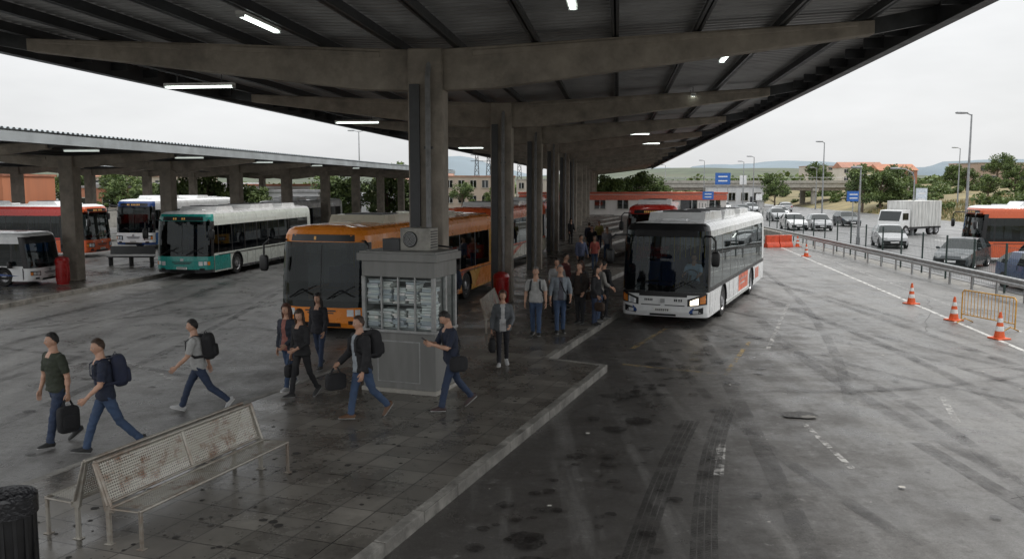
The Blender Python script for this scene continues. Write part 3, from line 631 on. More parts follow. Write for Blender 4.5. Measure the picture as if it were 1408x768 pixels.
B=MB(); pap=[pm('paper_%d'%i,c,.8,var=.08) for i,c in enumerate([(.85,.85,.83),(.78,.78,.76),(.6,.62,.66),(.8,.78,.74)])]
for z in (zb+.06,zb+.52):
    for c in range(5):
        x=-W_+.2+c*.28; zz=z; top=z+R.uniform(.26,.42)
        while zz<top:
            h=R.uniform(.02,.06); B.box((x+R.uniform(-.025,.025),.20+R.uniform(-.03,.03),zz+h/2),(.24,.28,h*.8),R.choice(pap),rz=R.uniform(-.15,.15)); zz+=h
B.build('newspaper_stacks',kx,smooth=False)
B=MB(); c=(-.55,.5,H_+.27); B.box(c,(.62,.36,.42),pm('ac_case',(.30,.29,.26),.5,dirt=.6,dirtc=(.12,.11,.1))); 
B.lathe([(.15,0),(.15,.02),(.12,.025),(.12,.005),(.001,.005)],(c[0]-.1,c[1]-.18,c[2]),(0,-1,0),24,black)
for i in range(5): B.lathe([(.02+.025*i,.03),(.026+.025*i,.03)],(c[0]-.1,c[1]-.18,c[2]),(0,-1,0),20,steelG)
for i in range(7): B.box((c[0]+.313,c[1],c[2]-.15+i*.05),(.01,.3,.02),black)
B.box((-1.05,.5,H_+.16),(.36,.4,.22),steelD); B.tube([(-.9,.6,H_+.1),(-.5,.8,H_+.15),(.0,.8,H_+.1)],.02,6,black); B.build('air_conditioner',kx,bevel=.01)
# ------------------------------------------------------------------ benches, bins
def perf_mat():
    m=bpy.data.materials.new('perforated_steel'); t=nt(m); L=t.links.new
    o=N(t,'ShaderNodeOutputMaterial'); p=N(t,'ShaderNodeBsdfPrincipled'); setin(p,Metallic=.4,Roughness=.4)
    tc=N(t,'ShaderNodeTexCoord')
    vo=N(t,'ShaderNodeTexVoronoi'); vo.voronoi_dimensions='2D'; setin(vo,Scale=32.0,Randomness=0.0); L(tc.outputs['UV'],vo.inputs['Vector'])
    lt=N(t,'ShaderNodeMath',operation='LESS_THAN'); lt.inputs[1].default_value=.32; L(vo.outputs['Distance'],lt.inputs[0])
    n=N(t,'ShaderNodeTexNoise'); setin(n,Scale=3.0,Detail=7.0,Roughness=.75); L(tc.outputs['Object'],n.inputs['Vector'])
    r=N(t,'ShaderNodeMapRange'); setin(r,From_Min=.50,From_Max=.62,To_Min=0,To_Max=.95); L(n.outputs[0],r.inputs[0])
    mx=N(t,'ShaderNodeMix',data_type='RGBA'); L(r.outputs[0],mx.inputs[0]); mx.inputs[6].default_value=(.40,.38,.33,1); mx.inputs[7].default_value=(.17,.08,.04,1); L(mx.outputs[2],p.inputs['Base Color'])
    tr=N(t,'ShaderNodeBsdfTransparent'); ms=N(t,'ShaderNodeMixShader'); L(lt.outputs[0],ms.inputs[0]); L(p.outputs[0],ms.inputs[1]); L(tr.outputs[0],ms.inputs[2]); L(ms.outputs[0],o.inputs[0])
    return m
perf=perf_mat(); bst=pm('bench_steel',(.36,.34,.30),.4,.5,var=.2,scale=4,dirt=.85,dirtc=(.14,.07,.035))
def bench(name,loc,rz,Lb=2.7,sides=(1,-1)):
    root=empty(name,loc,rz); F=MB()
    def sheet(prof):
        vs=[];fs=[]; acc=[0]
        for i in range(1,len(prof)): acc.append(acc[-1]+math.dist(prof[i],prof[i-1]))
        me=bpy.data.meshes.new('sheet'); 
        for (x,z) in prof: vs+=[(x,-Lb/2+.05,z),(x,Lb/2-.05,z)]
        for i in range(len(prof)-1): fs.append((2*i,2*i+1,2*i+3,2*i+2))
        me.from_pydata(vs,[],fs); u=me.uv_layers.new(name='UVMap')
        for p in me.polygons:
            for li in p.loop_indices:
                vi=me.loops[li].vertex_index; u.data[li].uv=(vs[vi][1],acc[vi//2])
        me.materials.append(perf); me.polygons.foreach_set('use_smooth',[True]*len(me.polygons)); o=bpy.data.objects.new('perforated_sheet',me); sc.collection.objects.link(o); o.parent=root
    for s in sides:
        sheet([(s*.66,.40),(s*.64,.44),(s*.45,.43),(s*.27,.42)]); sheet([(s*.22,.46),(s*.15,.66),(s*.08,.88)])
        F.tube([(s*.66,-Lb/2,.42),(s*.66,Lb/2,.42)],.022,8,bst); F.tube([(s*.27,-Lb/2,.42),(s*.27,Lb/2,.42)],.018,8,bst)
        F.tube([(s*.225,-Lb/2,.46),(s*.225,Lb/2,.46)],.018,8,bst); F.tube([(s*.07,-Lb/2,.90),(s*.07,Lb/2,.90)],.024,8,bst)
        for y in (-Lb/2,0,Lb/2):
            F.tube([(s*.66,y,.42),(s*.27,y,.41)],[(.012,.02)]*2,6,bst)
            F.tube([(s*.23,y,.44),(s*.07,y,.90)],[(.016,.03)]*2,6,bst)
        for y in (-Lb/2+.02,Lb/2-.02):
            F.box((s*.66,y,.21),(.035,.035,.42),bst); F.box((s*.22,y,.23),(.05,.04,.46),bst); F.box((s*.66,y,.006),(.09,.08,.012),bst); F.box((s*.22,y,.006),(.1,.08,.012),bst)
            F.prism([(s*.30,.36),(s*.18,.36),(s*.05,.90),(s*.09,.90),(s*.24,.5)],'y',y-.018,y+.018,bst)
    F.build('frame',root,bevel=.004); return root
bench('metal_bench',(-4.15,10.55,.15),-BAY,2.75)
bench('metal_bench',(-.75,24.2,.15),-AX,2.6,(1,))
def binn(name,loc,r,h,mat,lid=False):
    root=empty(name,loc); k=MB(); k.lathe([(r*.85,0),(r*.88,.02),(r,h*.93),(r*1.06,h*.94),(r*1.06,h),(r*.95,h),(r*.92,h*.9),(r*.8,.06),(.001,.05)],(0,0,0),(0,0,1),28,mat)
    for a in range(14): k.box((math.cos(a*math.pi/7)*r*.965,math.sin(a*math.pi/7)*r*.965,h*.5),(.015,.03,h*.75),mat,rz=a*math.pi/7)
    if lid: k.lathe([(r*1.05,h),(r*.9,h+.1),(r*.4,h+.16),(.001,h+.17)],(0,0,0),(0,0,1),28,mat)
    else: k.lathe([(r*1.085,h*.8),(r*1.09,h*1.01),(r*1.0,h*1.04),(r*.9,h*.98),(r*.85,h*.6)],(0,0,0),(0,0,1),28,pm('bin_bag',(.012,.012,.014),.25,bump=.8,bscale=25))
    k.build('bin_body',root)
binn('waste_bin',(-4.98,8.35,.15),.24,.85,black); redb=paint('bin_red',(.40,.015,.015)); binn('waste_bin',(-.35,28.3,.15),.26,.95,redb,True); binn('waste_bin',(-17.9,34.6,.15),.26,.95,redb,True)
def seatrow(loc,rz):
    root=empty('bench_seat',loc,rz); k=MB(); k.box((0,0,.45),(2.2,.45,.05),black); k.box((0,.25,.75),(2.2,.05,.4),black,M=Matrix.Rotation(-.2,3,'X'))
    for x in (-1,0,1): k.box((x,0,.22),(.06,.4,.44),steelD)
    k.build('seat',root,bevel=.01)
seatrow((-18.6,42.5,.15),0)
# ------------------------------------------------------------------ roadside furniture
def along(x0,y0,y1,step,fn):
    y=y0
    while y<y1: fn(x0+.065*y,y); y+=step
root=empty('crash_barrier'); k=MB(); wprof=[(.0,.5),(-.05,.54),(-.05,.60),(0,.64),(0,.68),(-.05,.72),(-.05,.78),(0,.82)]
y0,y1=14,118
vs=[];fs=[]
for y in (y0,y1):
    for x,z in wprof: vs.append((15.75+.065*y+x,y,z))
n=len(wprof)
for i in range(n-1): fs.append((i,i+1,n+i+1,n+i))
k.add(vs,fs,steelG)
along(15.82,y0,y1,2.0,lambda x,y:k.box((x,y,.38),(.06,.1,.78),steelG)); k.build('rail',root)
root=empty('mesh_fence'); k=MB(); fg=pm('fence_green',(.03,.05,.045),.5)
along(16.5,12,118,2.6,lambda x,y:(k.box((x,y,.95),(.06,.06,1.9),fg)))
for z in (.2,.7,1.2,1.75): k.tube([(16.5+.065*12,12,z),(16.5+.065*118,118,z)],.006,4,fg)
along(16.5,12,90,.15,lambda x,y:k.box((x,y,.97),(.005,.005,1.6),fg)); k.build('fence_panels',root,smooth=False)
root=empty('concrete_barrier'); k=MB()
for y in range(60,118,4): k.prism([(-.3,0),(.3,0),(.3,.1),(.1,.35),(.08,.85),(-.08,.85),(-.1,.35),(-.3,.1)],'y',y,y+3.9,concreteL)
o=k.build('barrier_blocks',root,loc=(14.6,0,0),rz=-HW)
def cone(x,y,h=.72):
    root=empty('traffic_cone',(x,y,0),R.uniform(0,3)); k=MB(); oc=pm('cone_orange',(.75,.12,.03),.45,var=.15,dirt=.3,dirtc=(.2,.07,.03)); wc=pm('cone_band',(.75,.75,.73),.35)
    k.box((0,0,.02),(.4,.4,.04),oc); rr=lambda z:.145*(1-z/h)+.028*(z/h)
    zs=[.04,.3*h,.48*h,.62*h,.78*h,h]; ms=[oc,wc,oc,wc,oc]
    for i in range(5): k.lathe([(rr(zs[i]),zs[i]),(rr(zs[i+1]),zs[i+1])],(0,0,0),(0,0,1),22,ms[i])
    k.lathe([(rr(h),h),(.015,h+.004)],(0,0,0),(0,0,1),22,oc); k.build('cone',root,bevel=.008)
for x,y in ((13.75,29.8),(13.35,26.1),(12.95,22.9),(19.0,58),(16.9,50)): cone(x,y)
root=empty('pedestrian_barrier',(13.65,24.8,0),rad(104)); k=MB(); yb=pm('barrier_yellow',(.66,.34,.05),.45,dirt=.4,dirtc=(.3,.2,.1))
k.tube([(-1,0,.12),(-1,0,.9),(-.93,0,.97),(.93,0,.97),(1,0,.9),(1,0,.12),(1,0,.1)],.02,8,yb); k.tube([(-1,0,.25),(1,0,.25)],.016,8,yb)
for i in range(15): k.tube([(-.9+i*.1286,0,.25),(-.9+i*.1286,0,.96)],.010,6,yb)
for s in(-1,1): k.tube([(s*.85,-.28,.02),(s*.85,0,.14),(s*.85,.28,.02)],.02,6,yb)
k.build('rails',root)
root=empty('plastic_barrier',(17.6,57.5,0),.3); k=MB()
for i in range(2): k.prism([(-.25,0),(.25,0),(.22,.2),(.1,.35),(.08,.8),(-.08,.8),(-.1,.35),(-.22,.2)],'x',-1+i*1.0,-.05+i*1.0,pm('barrier_red',(.65,.08,.03),.45))
k.build('blocks',root,bevel=.02)
def lamp(x,y,h,arm=1.6,side=-1,z=0,dbl=False,curved=False):
    root=empty('street_lamp',(x,y,z)); k=MB(); pg=pm('lamp_pole',(.33,.34,.35),.45,.5); k.tube([(0,0,0),(0,0,h)],[.11,.05],10,pg); k.cyl((0,0,0),(0,0,.5),.14,pg)
    for s in ((side,-side) if dbl else (side,)):
        if curved: k.tube([(0,0,h),(s*.2,0,h+.5),(s*.8,0,h+.8),(s*arm,0,h+.85)],.045,8,pg); zz=h+.85
        else: k.tube([(0,0,h-.05),(s*arm,0,h+.1)],.04,8,pg); zz=h+.1
        k.sell((s*(arm+.25),0,zz),(.4,.16,.08),pg,.6)
    k.build('pole',root)
lamp(29.6,57,8.6,.4,-1); lamp(34,96,8.7,.3,-1); lamp(24.0,60.5,5.2,.05); lamp(33,72,4.6,1.4,-1,curved=True); lamp(33,120,7.9,.4); lamp(39,148,8,.4); lamp(35,160,8.5,.4); lamp(-17,98,10,.6,dbl=True); lamp(52,150,7,.6); lamp(60,118,8,.5,z=1); lamp(30,172,8,.5); lamp(74,96,8,.6,z=2)
def sign(name,x,y,z,w,h,c,posth,two=False,rz=0):
    root=empty(name,(x,y,0),rz); k=MB(); k.box((0,0,z),(w,.05,h),pm('sign_'+name+str(c[2]),c,.4,var=.05)); k.box((0,-.028,z),(w*.92,.006,h*.88),pm('signface'+str(c[2]),tuple(min(1,q*1.15) for q in c),.4)); 
    for i in range(2): k.box((0,-.034,z+h*(.18-.36*i)),(w*.6,.006,h*.1),whiteP)
    for s in ((-1,1) if two else (0,)): k.cyl((s*w*.35,.06,0),(s*w*.35,.06,z+h/2),.05,steelG,8)
    k.build('panel',root)
sign('road_sign',33.5,86,3.0,1.3,1.0,(.03,.12,.4),3); sign('road_sign',39.7,85,3.0,1.1,1.6,(.55,.6,.65),3); sign('road_sign',36,150,5.2,2.6,2.0,(.03,.12,.4),5,True); sign('road_sign',40,152,5,1.2,1.6,(.7,.7,.7),5); sign('road_sign',31,110,2.6,.8,.8,(.7,.7,.7),2); sign('road_sign',24.6,110,2.8,1.4,1.0,(.03,.12,.4),3)
sign('billboard',64,160,5.5,4.,2.2,(.5,.45,.3),5,True)
# ------------------------------------------------------------------ buildings
def building(name,x,y,w,d,h,col,fl=1,nw=4,rc=None,rz=0,z=0,pitched=False,band=None):
    root=empty(name,(x,y,z),rz); k=MB(); wm=pm('wall_'+str([round(q,2) for q in col]),col,.85,var=.12,scale=.8,bump=.2,bscale=8,dirt=.3,dirtc=tuple(q*.55 for q in col),streak=True)
    k.box((0,0,h/2),(w,d,h),wm); k.build('walls',root,smooth=False)
    k=MB(); rm=pm('roof_'+str(rc),rc or (.3,.29,.28),.8,var=.3,scale=1)
    if pitched: k.prism([(-d/2-.3,h+.01),(d/2+.3,h+.01),(0,h+d*.22)],'x',-w/2-.3,w/2+.3,rm)
    else: k.box((0,0,h+.12),(w+.3,d+.3,.24),rm)
    k.build('roof',root,smooth=False)
    k=MB(); 
    for f in range(fl):
        for i in range(nw):
            xx=-w/2+w*(i+.5)/nw; zz=h*(f+.55)/fl; ww=min(1.4,w/nw*.5); hh=min(1.3,h/fl*.45)
            k.box((xx,-d/2-.02,zz),(ww+.16,.06,hh+.16),concreteL); k.box((xx,-d/2-.045,zz),(ww,.04,hh),CARGL()); k.box((xx,-d/2-.07,zz),(.05,.02,hh),whiteP); k.box((xx,-d/2-.08,zz-hh/2-.08),(ww+.25,.16,.06),concreteL)
    if band: k.box((0,-d/2-.06,h-.45),(w+.1,.12,.7),pm('band_'+str(band),band,.5))
    k.box((w*.3,-d/2-.03,1.05),(1.2,.08,2.1),steelD)
    k.build('windows_and_door',root,smooth=False)
    return root
building('brick_house',-56,92,11,10,5.0,(.42,.16,.08),2,4,(.3,.12,.07)); building('brick_house',-42,96,9,9,3.8,(.45,.20,.12),1,3)
building('white_warehouse',-52,118,34,12,4.2,(.62,.62,.6),1,9,(.55,.55,.55)); building('white_building',-28,112,10,8,4.0,(.6,.6,.58),2,4,(.5,.2,.12)); building('white_building',-21.5,88,5,4,3.4,(.66,.66,.66),1,2,(.4,.4,.4)); building('white_building',-34,100,7,5,3.2,(.6,.6,.6),1,3)
building('beige_building',-62,150,20,10,5.5,(.45,.4,.33),2,8,(.4,.2,.13),pitched=True); building('tan_building',-6,165,13,9,5.6,(.4,.33,.27),2,6,(.33,.18,.13)); building('tan_building',-20,185,15,9,5.0,(.48,.44,.38),2,6,(.35,.2,.15),pitched=True); building('tan_building',6,190,10,9,5.2,(.42,.38,.34),2,5)
building('station_building',15,122,28,7,2.9,(.6,.57,.54),1,9,(.42,.09,.05),band=(.5,.12,.07)); building('white_building',40,158,9,6,3.8,(.66,.66,.66),1,4)
building('brick_house',122,222,14,10,5,(.42,.32,.25),2,5,z=4.5); building('white_building',134,205,7,8,6,(.55,.5,.45),2,3,z=4); building('brick_house',102,236,10,8,4,(.42,.2,.14),2,3,(.45,.2,.12),z=4,pitched=True)
building('white_building',150,420,22,12,7,(.5,.45,.4),3,7,z=6,rc=(.4,.22,.16)); building('white_building',118,300,14,9,5,(.6,.56,.5),2,5,z=5,rc=(.4,.2,.14),pitched=True); building('tan_building',175,330,18,9,6,(.5,.44,.38),2,7,z=6,rc=(.4,.22,.16))
root=empty('perimeter_wall'); k=MB(); k.box((-45,86,.9),(46,.25,1.8),concreteL); k.box((-45,86,1.85),(46.2,.35,.1),concrete); k.build('wall',root)
for x,y in ((-19,100),(-12.5,104)):
    root=empty('parked_trailer',(x,y,0),.1); k=MB(); k.box((0,0,2.0),(5.5,2.4,2.5),whiteP); k.box((0,0,.65),(5.3,2.0,.15),steelD)
    for xx in (-1.8,-1.,1.6):
        k.lathe([(.2,-.15),(.45,-.15),(.45,.1),(.2,.12),(.001,.1)],(xx,-1.05,.45),(0,-1,0),18,rubber)
    for i in range(9): k.box((-2.5+i*.62,-1.21,2.0),(.03,.02,2.4),steelG)
    k.build('box',root,bevel=.03)
root=empty('road_overpass',(0,0,0)); k=MB(); 
k.box((48,172,4.1),(56,9,.9),concreteL); k.box((48,167.4,4.75),(56,.25,.5),concreteL); k.box((48,168.3,3.45),(56,.8,.7),concrete); k.box((48,175,3.45),(56,.8,.7),concrete)
for x in (27,38,48,58,68): k.cyl((x,168.5,-.1),(x,168.5,3.2),.55,concreteL,14); k.cyl((x,175,-.1),(x,175,3.2),.55,concreteL,14); k.box((x,171.7,3.25),(1.2,8.5,.5),concreteL)
k.box((20,172,2.2),(2,9,4.6),concreteL)
for i in range(28): k.box((21+i*2,167.35,5.3),(.06,.06,.6),steelG)
k.tube([(20,167.35,5.55),(76,167.35,5.55)],.04,5,steelG); k.build('deck_and_piers',root,smooth=False)
def terrain(name,x0,x1,y0,y1,nx,ny,hf,mat,skew=.065,pw=1.6):
    k=MB(); vs=[];fs=[]
    for j in range(ny+1):
        for i in range(nx+1):
            u=i/nx; v=j/ny; y=y0+(y1-y0)*v**1.5; x=x0+(x1-x0)*u**pw+skew*y; vs.append((x,y,hf(u,v,x,y)))
    for j in range(ny):
        for i in range(nx): fs.append((j*(nx+1)+i,j*(nx+1)+i+1,(j+1)*(nx+1)+i+1,(j+1)*(nx+1)+i))
    k.add(vs,fs,mat); return k.build(name,angle=180)
def bankh(u,v,x,y):
    d=x-.065*y-44; return -.05+min(1,max(0,d/7))*1.5+min(1,max(0,(d-8)/50))*2.8+noise.noise((x*.12,y*.12,0))*.5*min(1,max(0,d/4))+noise.noise((x*.5,y*.5,2))*.15*min(1,max(0,d/4))
terrain('grass_embankment',44,260,20,420,60,60,bankh,grass)
def hillh(a,b,seed):
    def f(u,v,x,y): return -5+(a+b*noise.noise((x*.0023,seed,0))*1.5+b*.4*noise.noise((x*.009,seed,1)))*math.sin(math.pi*.5*v+.01)
    return f
hm1=pm('hill_near',(.085,.105,.07),1,var=.4,scale=.03,dirt=.6,dirtc=(.15,.14,.10)); hm2=pm('hill_far_haze',(.20,.25,.285),1,var=.12,scale=.004)  # far hills: distance haze put into the colour as a bluish tint
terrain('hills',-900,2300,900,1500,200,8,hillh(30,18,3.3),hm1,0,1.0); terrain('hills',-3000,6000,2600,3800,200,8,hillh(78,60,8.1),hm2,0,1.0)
# ------------------------------------------------------------------ trees
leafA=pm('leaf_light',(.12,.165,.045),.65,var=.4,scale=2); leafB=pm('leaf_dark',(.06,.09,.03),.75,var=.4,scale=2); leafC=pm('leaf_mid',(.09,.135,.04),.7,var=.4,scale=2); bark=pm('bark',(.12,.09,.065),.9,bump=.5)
def leafcloud(k,c,r,n,rs,mats,flat=.8,sz=(.12,.26)):
    for _ in range(n):
        d=Vector((rs.gauss(0,1),rs.gauss(0,1),rs.gauss(0,1))).normalized()*(rs.random()**.45)*r; d.z*=flat; p=Vector(c)+d; s=rs.uniform(*sz)
        a=Vector((rs.gauss(0,1),rs.gauss(0,1),rs.gauss(0,1))).normalized(); b=a.cross(Vector((rs.gauss(0,1),rs.gauss(0,1),rs.gauss(0,1)))).normalized()
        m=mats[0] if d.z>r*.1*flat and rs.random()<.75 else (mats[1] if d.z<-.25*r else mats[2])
        k.add([p-a*s,p+b*s*.6,p+a*s,p-b*s*.6],[(0,1,2,3)],m)
def treemesh(seed,h,cr,trunk=True):
    rs=random.Random(seed); k=MB()
    if trunk:
        k.tube([(0,0,0),(.05,0,h*.25),(0,.05,h*.5),(.1,0,h*.75)],[.22,.16,.12,.05],8,bark)
    for i in range(20):
        a=rs.uniform(0,6.28); rr=cr*rs.uniform(.15,.85); z=h*rs.uniform(.30,.88) ; c=(math.cos(a)*rr,math.sin(a)*rr,z)
        if trunk: k.tube([(0,0,z*.6),(c[0]*.5,c[1]*.5,z*.85),c],[.07,.045,.015],5,bark)
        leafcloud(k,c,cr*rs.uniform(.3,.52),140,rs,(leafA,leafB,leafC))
    return k.mesh('tree_mesh_%d'%seed,smooth=False,fix=False)
tms=[treemesh(1,6,2.4),treemesh(2,7,3.0),treemesh(3,5,2.2)]
def shrubmesh(seed):
    rs=random.Random(seed); k=MB()
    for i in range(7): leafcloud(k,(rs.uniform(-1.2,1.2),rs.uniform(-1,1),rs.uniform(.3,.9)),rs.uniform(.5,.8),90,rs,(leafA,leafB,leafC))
    for i in range(4): k.tube([(0,0,0),(rs.uniform(-.8,.8),rs.uniform(-.8,.8),.8)],[.04,.015],5,bark)
    return k.mesh('shrub_mesh_%d'%seed,smooth=False,fix=False)
sms=[shrubmesh(11),shrubmesh(12)]
def inst(name,me,x,y,z,s,rz=None):
    o=bpy.data.objects.new(name,me); sc.collection.objects.link(o); o.location=(x,y,z); o.scale=(s,s,s*R.uniform(.9,1.1)); o.rotation_euler=(0,0,R.uniform(0,6) if rz is None else rz); return o
for x,y,s,z in ((55.5,132,1.0,.3),(52,130,.95,.1),(58.5,134,.95,.6),(54,136,.9,.3),(60.5,138,.85,1),(45,150,.8,0),(86,150,.8,3),(92,140,.75,3),(100,160,.9,3.5),(72,175,.8,2),(80,185,.9,3),(105,190,1.0,4),(112,185,.9,4),(118,170,.8,4),(95,118,.6,2.5),(78,112,.55,2),(125,180,1,4),(88,170,.8,3),(66,150,.7,1.5),(63,108,.5,1.2),(72,120,.55,1.8),(82,128,.6,2.4),(76,140,.7,2),(97,132,.7,3),(68,92,.4,1.6),(62,84,.35,1.3),(104,150,.8,3.5),(92,210,1,4),(108,215,1,4.3),(70,200,1,2),
    (17.5,150,1.0,0),(19.5,153,1.1,0),(22.5,155,1.1,0),(25,152,.9,0),(15.5,152,.9,0),(-17.6,88,.75,0),(-18.5,90,.8,0),(-16,91,.7,0),(-31,84,.8,0),(-29,83,.9,0),(-26.5,84,.8,0),(-33,85,.8,0),(-24.5,84.5,.7,0),(-36,88,.9,0),(-47,105,1,0),(-52,103,.9,0),(-40,90,.85,0),(-12,97,.95,0),(-13.5,95,.95,0),(-10.8,98,.8,0),(-24,130,1,0),(-66,100,1.1,0),(30,200,1.2,0),(-3,150,.8,0),(10,165,.8,0),(-8,140,.7,0)):
    inst('tree',R.choice(tms),x,y,z,s)
for _ in range(230):
    y=R.uniform(50,240); d=R.uniform(2,75); x=44+.065*y+d; inst('shrub',R.choice(sms),x,y,bankh(0,0,x,y)-.1,R.uniform(.4,1.4))
k=MB(); rs=random.Random(5)
for _ in range(520):
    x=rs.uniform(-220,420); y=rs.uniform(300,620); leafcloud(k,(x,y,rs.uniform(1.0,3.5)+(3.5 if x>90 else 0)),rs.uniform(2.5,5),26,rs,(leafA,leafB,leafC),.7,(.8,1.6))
k.build('distant_trees',smooth=False,fix=False)
k=MB(); gs=[pm('straw',(.30,.24,.12),.9,var=.3),pm('straw_green',(.14,.15,.06),.9,var=.3)]
for _ in range(10000):
    y=rs.uniform(45,130); d=rs.random()**1.5*40+.3; x=44+.065*y+d; z=bankh(0,0,x,y); h=rs.uniform(.25,.7); a=rs.uniform(0,3.14); w_=.12
    k.add([(x-math.cos(a)*w_,y-math.sin(a)*w_,z),(x+math.cos(a)*w_,y+math.sin(a)*w_,z),(x+rs.uniform(-.15,.15),y,z+h)],[(0,1,2)],gs[0] if rs.random()<.55 else gs[1])
k.build('tall_grass',smooth=False,fix=False)
for x,y in ((-9.2,230),(-6.2,232),(2,240)):
    root=empty('electricity_pylon',(x,y,0)); k=MB(); H=13
    for sx_ in(-1,1):
        for sy_ in (-1,1): k.tube([(sx_*.9,sy_*.9,0),(sx_*.25,sy_*.25,H)],.08,4,steelD)
    for i in range(9):
        z=i*H/9; w0=.9-.65*z/H; z2=(i+1)*H/9; w1=.9-.65*z2/H
        k.tube([(-w0,-w0,z),(w1,-w1,z2)],.06,4,steelD); k.tube([(w0,-w0,z),(-w1,-w1,z2)],.06,4,steelD)
    for z in (H*.8,H*.92): k.tube([(-1.6,0,z),(1.6,0,z)],.08,4,steelD)
    k.build('lattice',root)
# ------------------------------------------------------------------ people
def cloth(c): return pm('cloth_%.2f_%.2f_%.2f'%c,c,.85,var=.22,scale=9,bump=.5,bscale=14)
skinm=[pm('skin_a',(.50,.29,.20),.5,var=.08),pm('skin_b',(.40,.22,.14),.5,var=.08)]
hairm={'black':pm('hair_black',(.012,.010,.009),.5,bump=.6,bscale=60),'brown':pm('hair_brown',(.05,.028,.016),.5,bump=.6,bscale=60),'grey':pm('hair_grey',(.2,.19,.18),.6,bump=.6,bscale=60),'auburn':pm('hair_auburn',(.08,.03,.018),.5,bump=.6,bscale=60)}
lip=pm('lips',(.38,.14,.11),.5); eyew=pm('eye_white',(.6,.6,.58),.3); eyed=pm('eye_dark',(.02,.012,.01),.2)
jeans=(.045,.075,.14); jeans2=(.03,.045,.085); blk=(.018,.018,.02); navy=(.018,.024,.045); gry=(.40,.40,.39); olive=(.035,.042,.028)
def person(name,pos,heading,h=1.75,legs=(25,8,-22,18),arms=((15,12,20,0),(-20,12,15,0)),lean=3,top=navy,pants=jeans,sleeve=.45,fem=False,hair='black',longh=False,inner=None,pack=None,bag=None,head=(0,0),shoe=(.03,.03,.03),skin=0,sit=False,lod=.015,coat=0,strap=None,phone=False):
    k=h/1.75; root=empty(name,(pos[0],pos[1],pos[2]),-rad(heading))
    sk_=skinm[skin]; T=cloth(top); Pn=cloth(pants); In=cloth(inner) if inner else None; hm=hairm[hair]
    J={}; bones=[]
    hx=.085*k
    for i,s in enumerate((-1,1)):
        th=rad(legs[i*2]); kn=rad(legs[i*2+1]); hip=Vector((s*hx,0,0)); ph=th-kn
        knee=hip+Vector((s*.01,math.sin(th),-math.cos(th)))*.43*k; ank=knee+Vector((0,math.sin(ph),-math.cos(ph)))*.41*k
        ps=0.0
        if ph<-.12: ps=max(-1.0,(ph+.1)*1.1)
        elif ph>.12 and not sit: ps=min(.35,ph*.7)
        fd=Vector((s*.12,math.cos(ps),math.sin(ps))).normalized(); dn=Vector((0,math.sin(ps),-math.cos(ps)))
        J[s]=(hip,knee,ank,fd,dn)
    low=min(min((J[s][2]+J[s][4]*.075*k-J[s][3]*.06*k).z,(J[s][2]+J[s][4]*.075*k+J[s][3]*.19*k).z) for s in (-1,1))
    pel=Vector((0,0,-low)); la=rad(lean); up=Vector((0,math.sin(la),math.cos(la))); fw=Vector((0,math.cos(la),-math.sin(la)))
    sp=lambda q:pel+up*q*k
    M=MB()
    sw=.19 if not fem else .162
    if fem: secs=[(-.10,.11,.09),(-.02,.175,.115),(.06,.165,.11),(.16,.128,.095),(.28,.145,.11),(.37,.155,.125),(.46,.155,.1),(.52,.13,.08),(.56,.06,.06),(.66,.046,.052)]
    else: secs=[(-.10,.12,.09),(-.02,.165,.115),(.06,.165,.118),(.16,.155,.115),(.28,.168,.122),(.38,.185,.125),(.46,.19,.112),(.52,.155,.085),(.56,.07,.065),(.66,.055,.058)]
    e=.012+coat*.022
    M.tube([sp(a) for a,_,_ in secs],[((rx+(e if 0<i<8 else 0))*k,(ry+(e if 0<i<8 else 0))*k) for i,(_,rx,ry) in enumerate(secs)],20,T,ref=(0,1,0))
    hem=-.04-coat*.05
    M.tube([sp(hem),sp(hem+.03),sp(.12)],[((.178+e)*k,(.128+e)*k)]*2+[((.15+e)*k,(.11+e)*k)],20,T,ref=(0,1,0))
    bones.append((sp(hem-.005),sp(.53),.17*k,'T',0)); bones.append((sp(-.12),sp(hem-.03),.17*k,'P',0)); bones.append((sp(.575),sp(.7),.06*k,'S',0))
    fem_l=.9 if fem else 1
    for s in (-1,1):
        hip,knee,ank,fd,dn=J[s]; hip=hip+pel; knee=knee+pel; ank=ank+pel
        mid=knee.lerp(ank,.35)
        M.tube([hip+Vector((0,0,.05*k)),hip,hip.lerp(knee,.5),knee,mid,knee.lerp(ank,.8),ank+Vector((0,0,-.005))],[x*k*fem_l for x in (.085,.095,.082,.065,.064,.057,.058)],16,T,ref=(0,1,0))
        bones.append((hip,knee,.085*k,'P',0)); bones.append((knee,ank,.06*k,'P',0)); J[s]=(hip,knee,ank,fd,dn)
    hands=[]
    for i,s in enumerate((-1,1)):
        al,be,el,ga=[rad(q) for q in arms[i]]
        sh=sp(.475)+Vector((s*sw*k,0,0)); ud=Vector((s*math.sin(be),math.sin(al)*math.cos(be),-math.cos(al)*math.cos(be))); elb=sh+ud*.29*k
        a2=al+el; fdv=Vector((s*math.sin(be)*.4-s*math.sin(ga),math.sin(a2)*math.cos(ga),-math.cos(a2)*math.cos(ga))).normalized(); wr=elb+fdv*.255*k
        ts=sleeve*2
        def rr(t):
            base=(.056*(1-t)+.043*t) if t<=1 else (.045*(2-t)+.028*(t-1))
            if t<=ts: base+=(.014+coat*.012)
            return base*k*(.88 if fem else 1)
        pts=[];rd=[]
        for t in sorted(set([0,.25,.5,.75,1,1.25,1.5,1.8,2]+([ts-.001,ts+.02] if ts<2 else []))):
            if t>2: continue
            pts.append(sh.lerp(elb,t) if t<=1 else elb.lerp(wr,t-1)); rd.append(rr(t))
        inn=sp(.475)+Vector((s*.08*k,0,0)); M.tube([inn]+pts,[.06*k]+rd,12,T,ref=(0,1,.3))
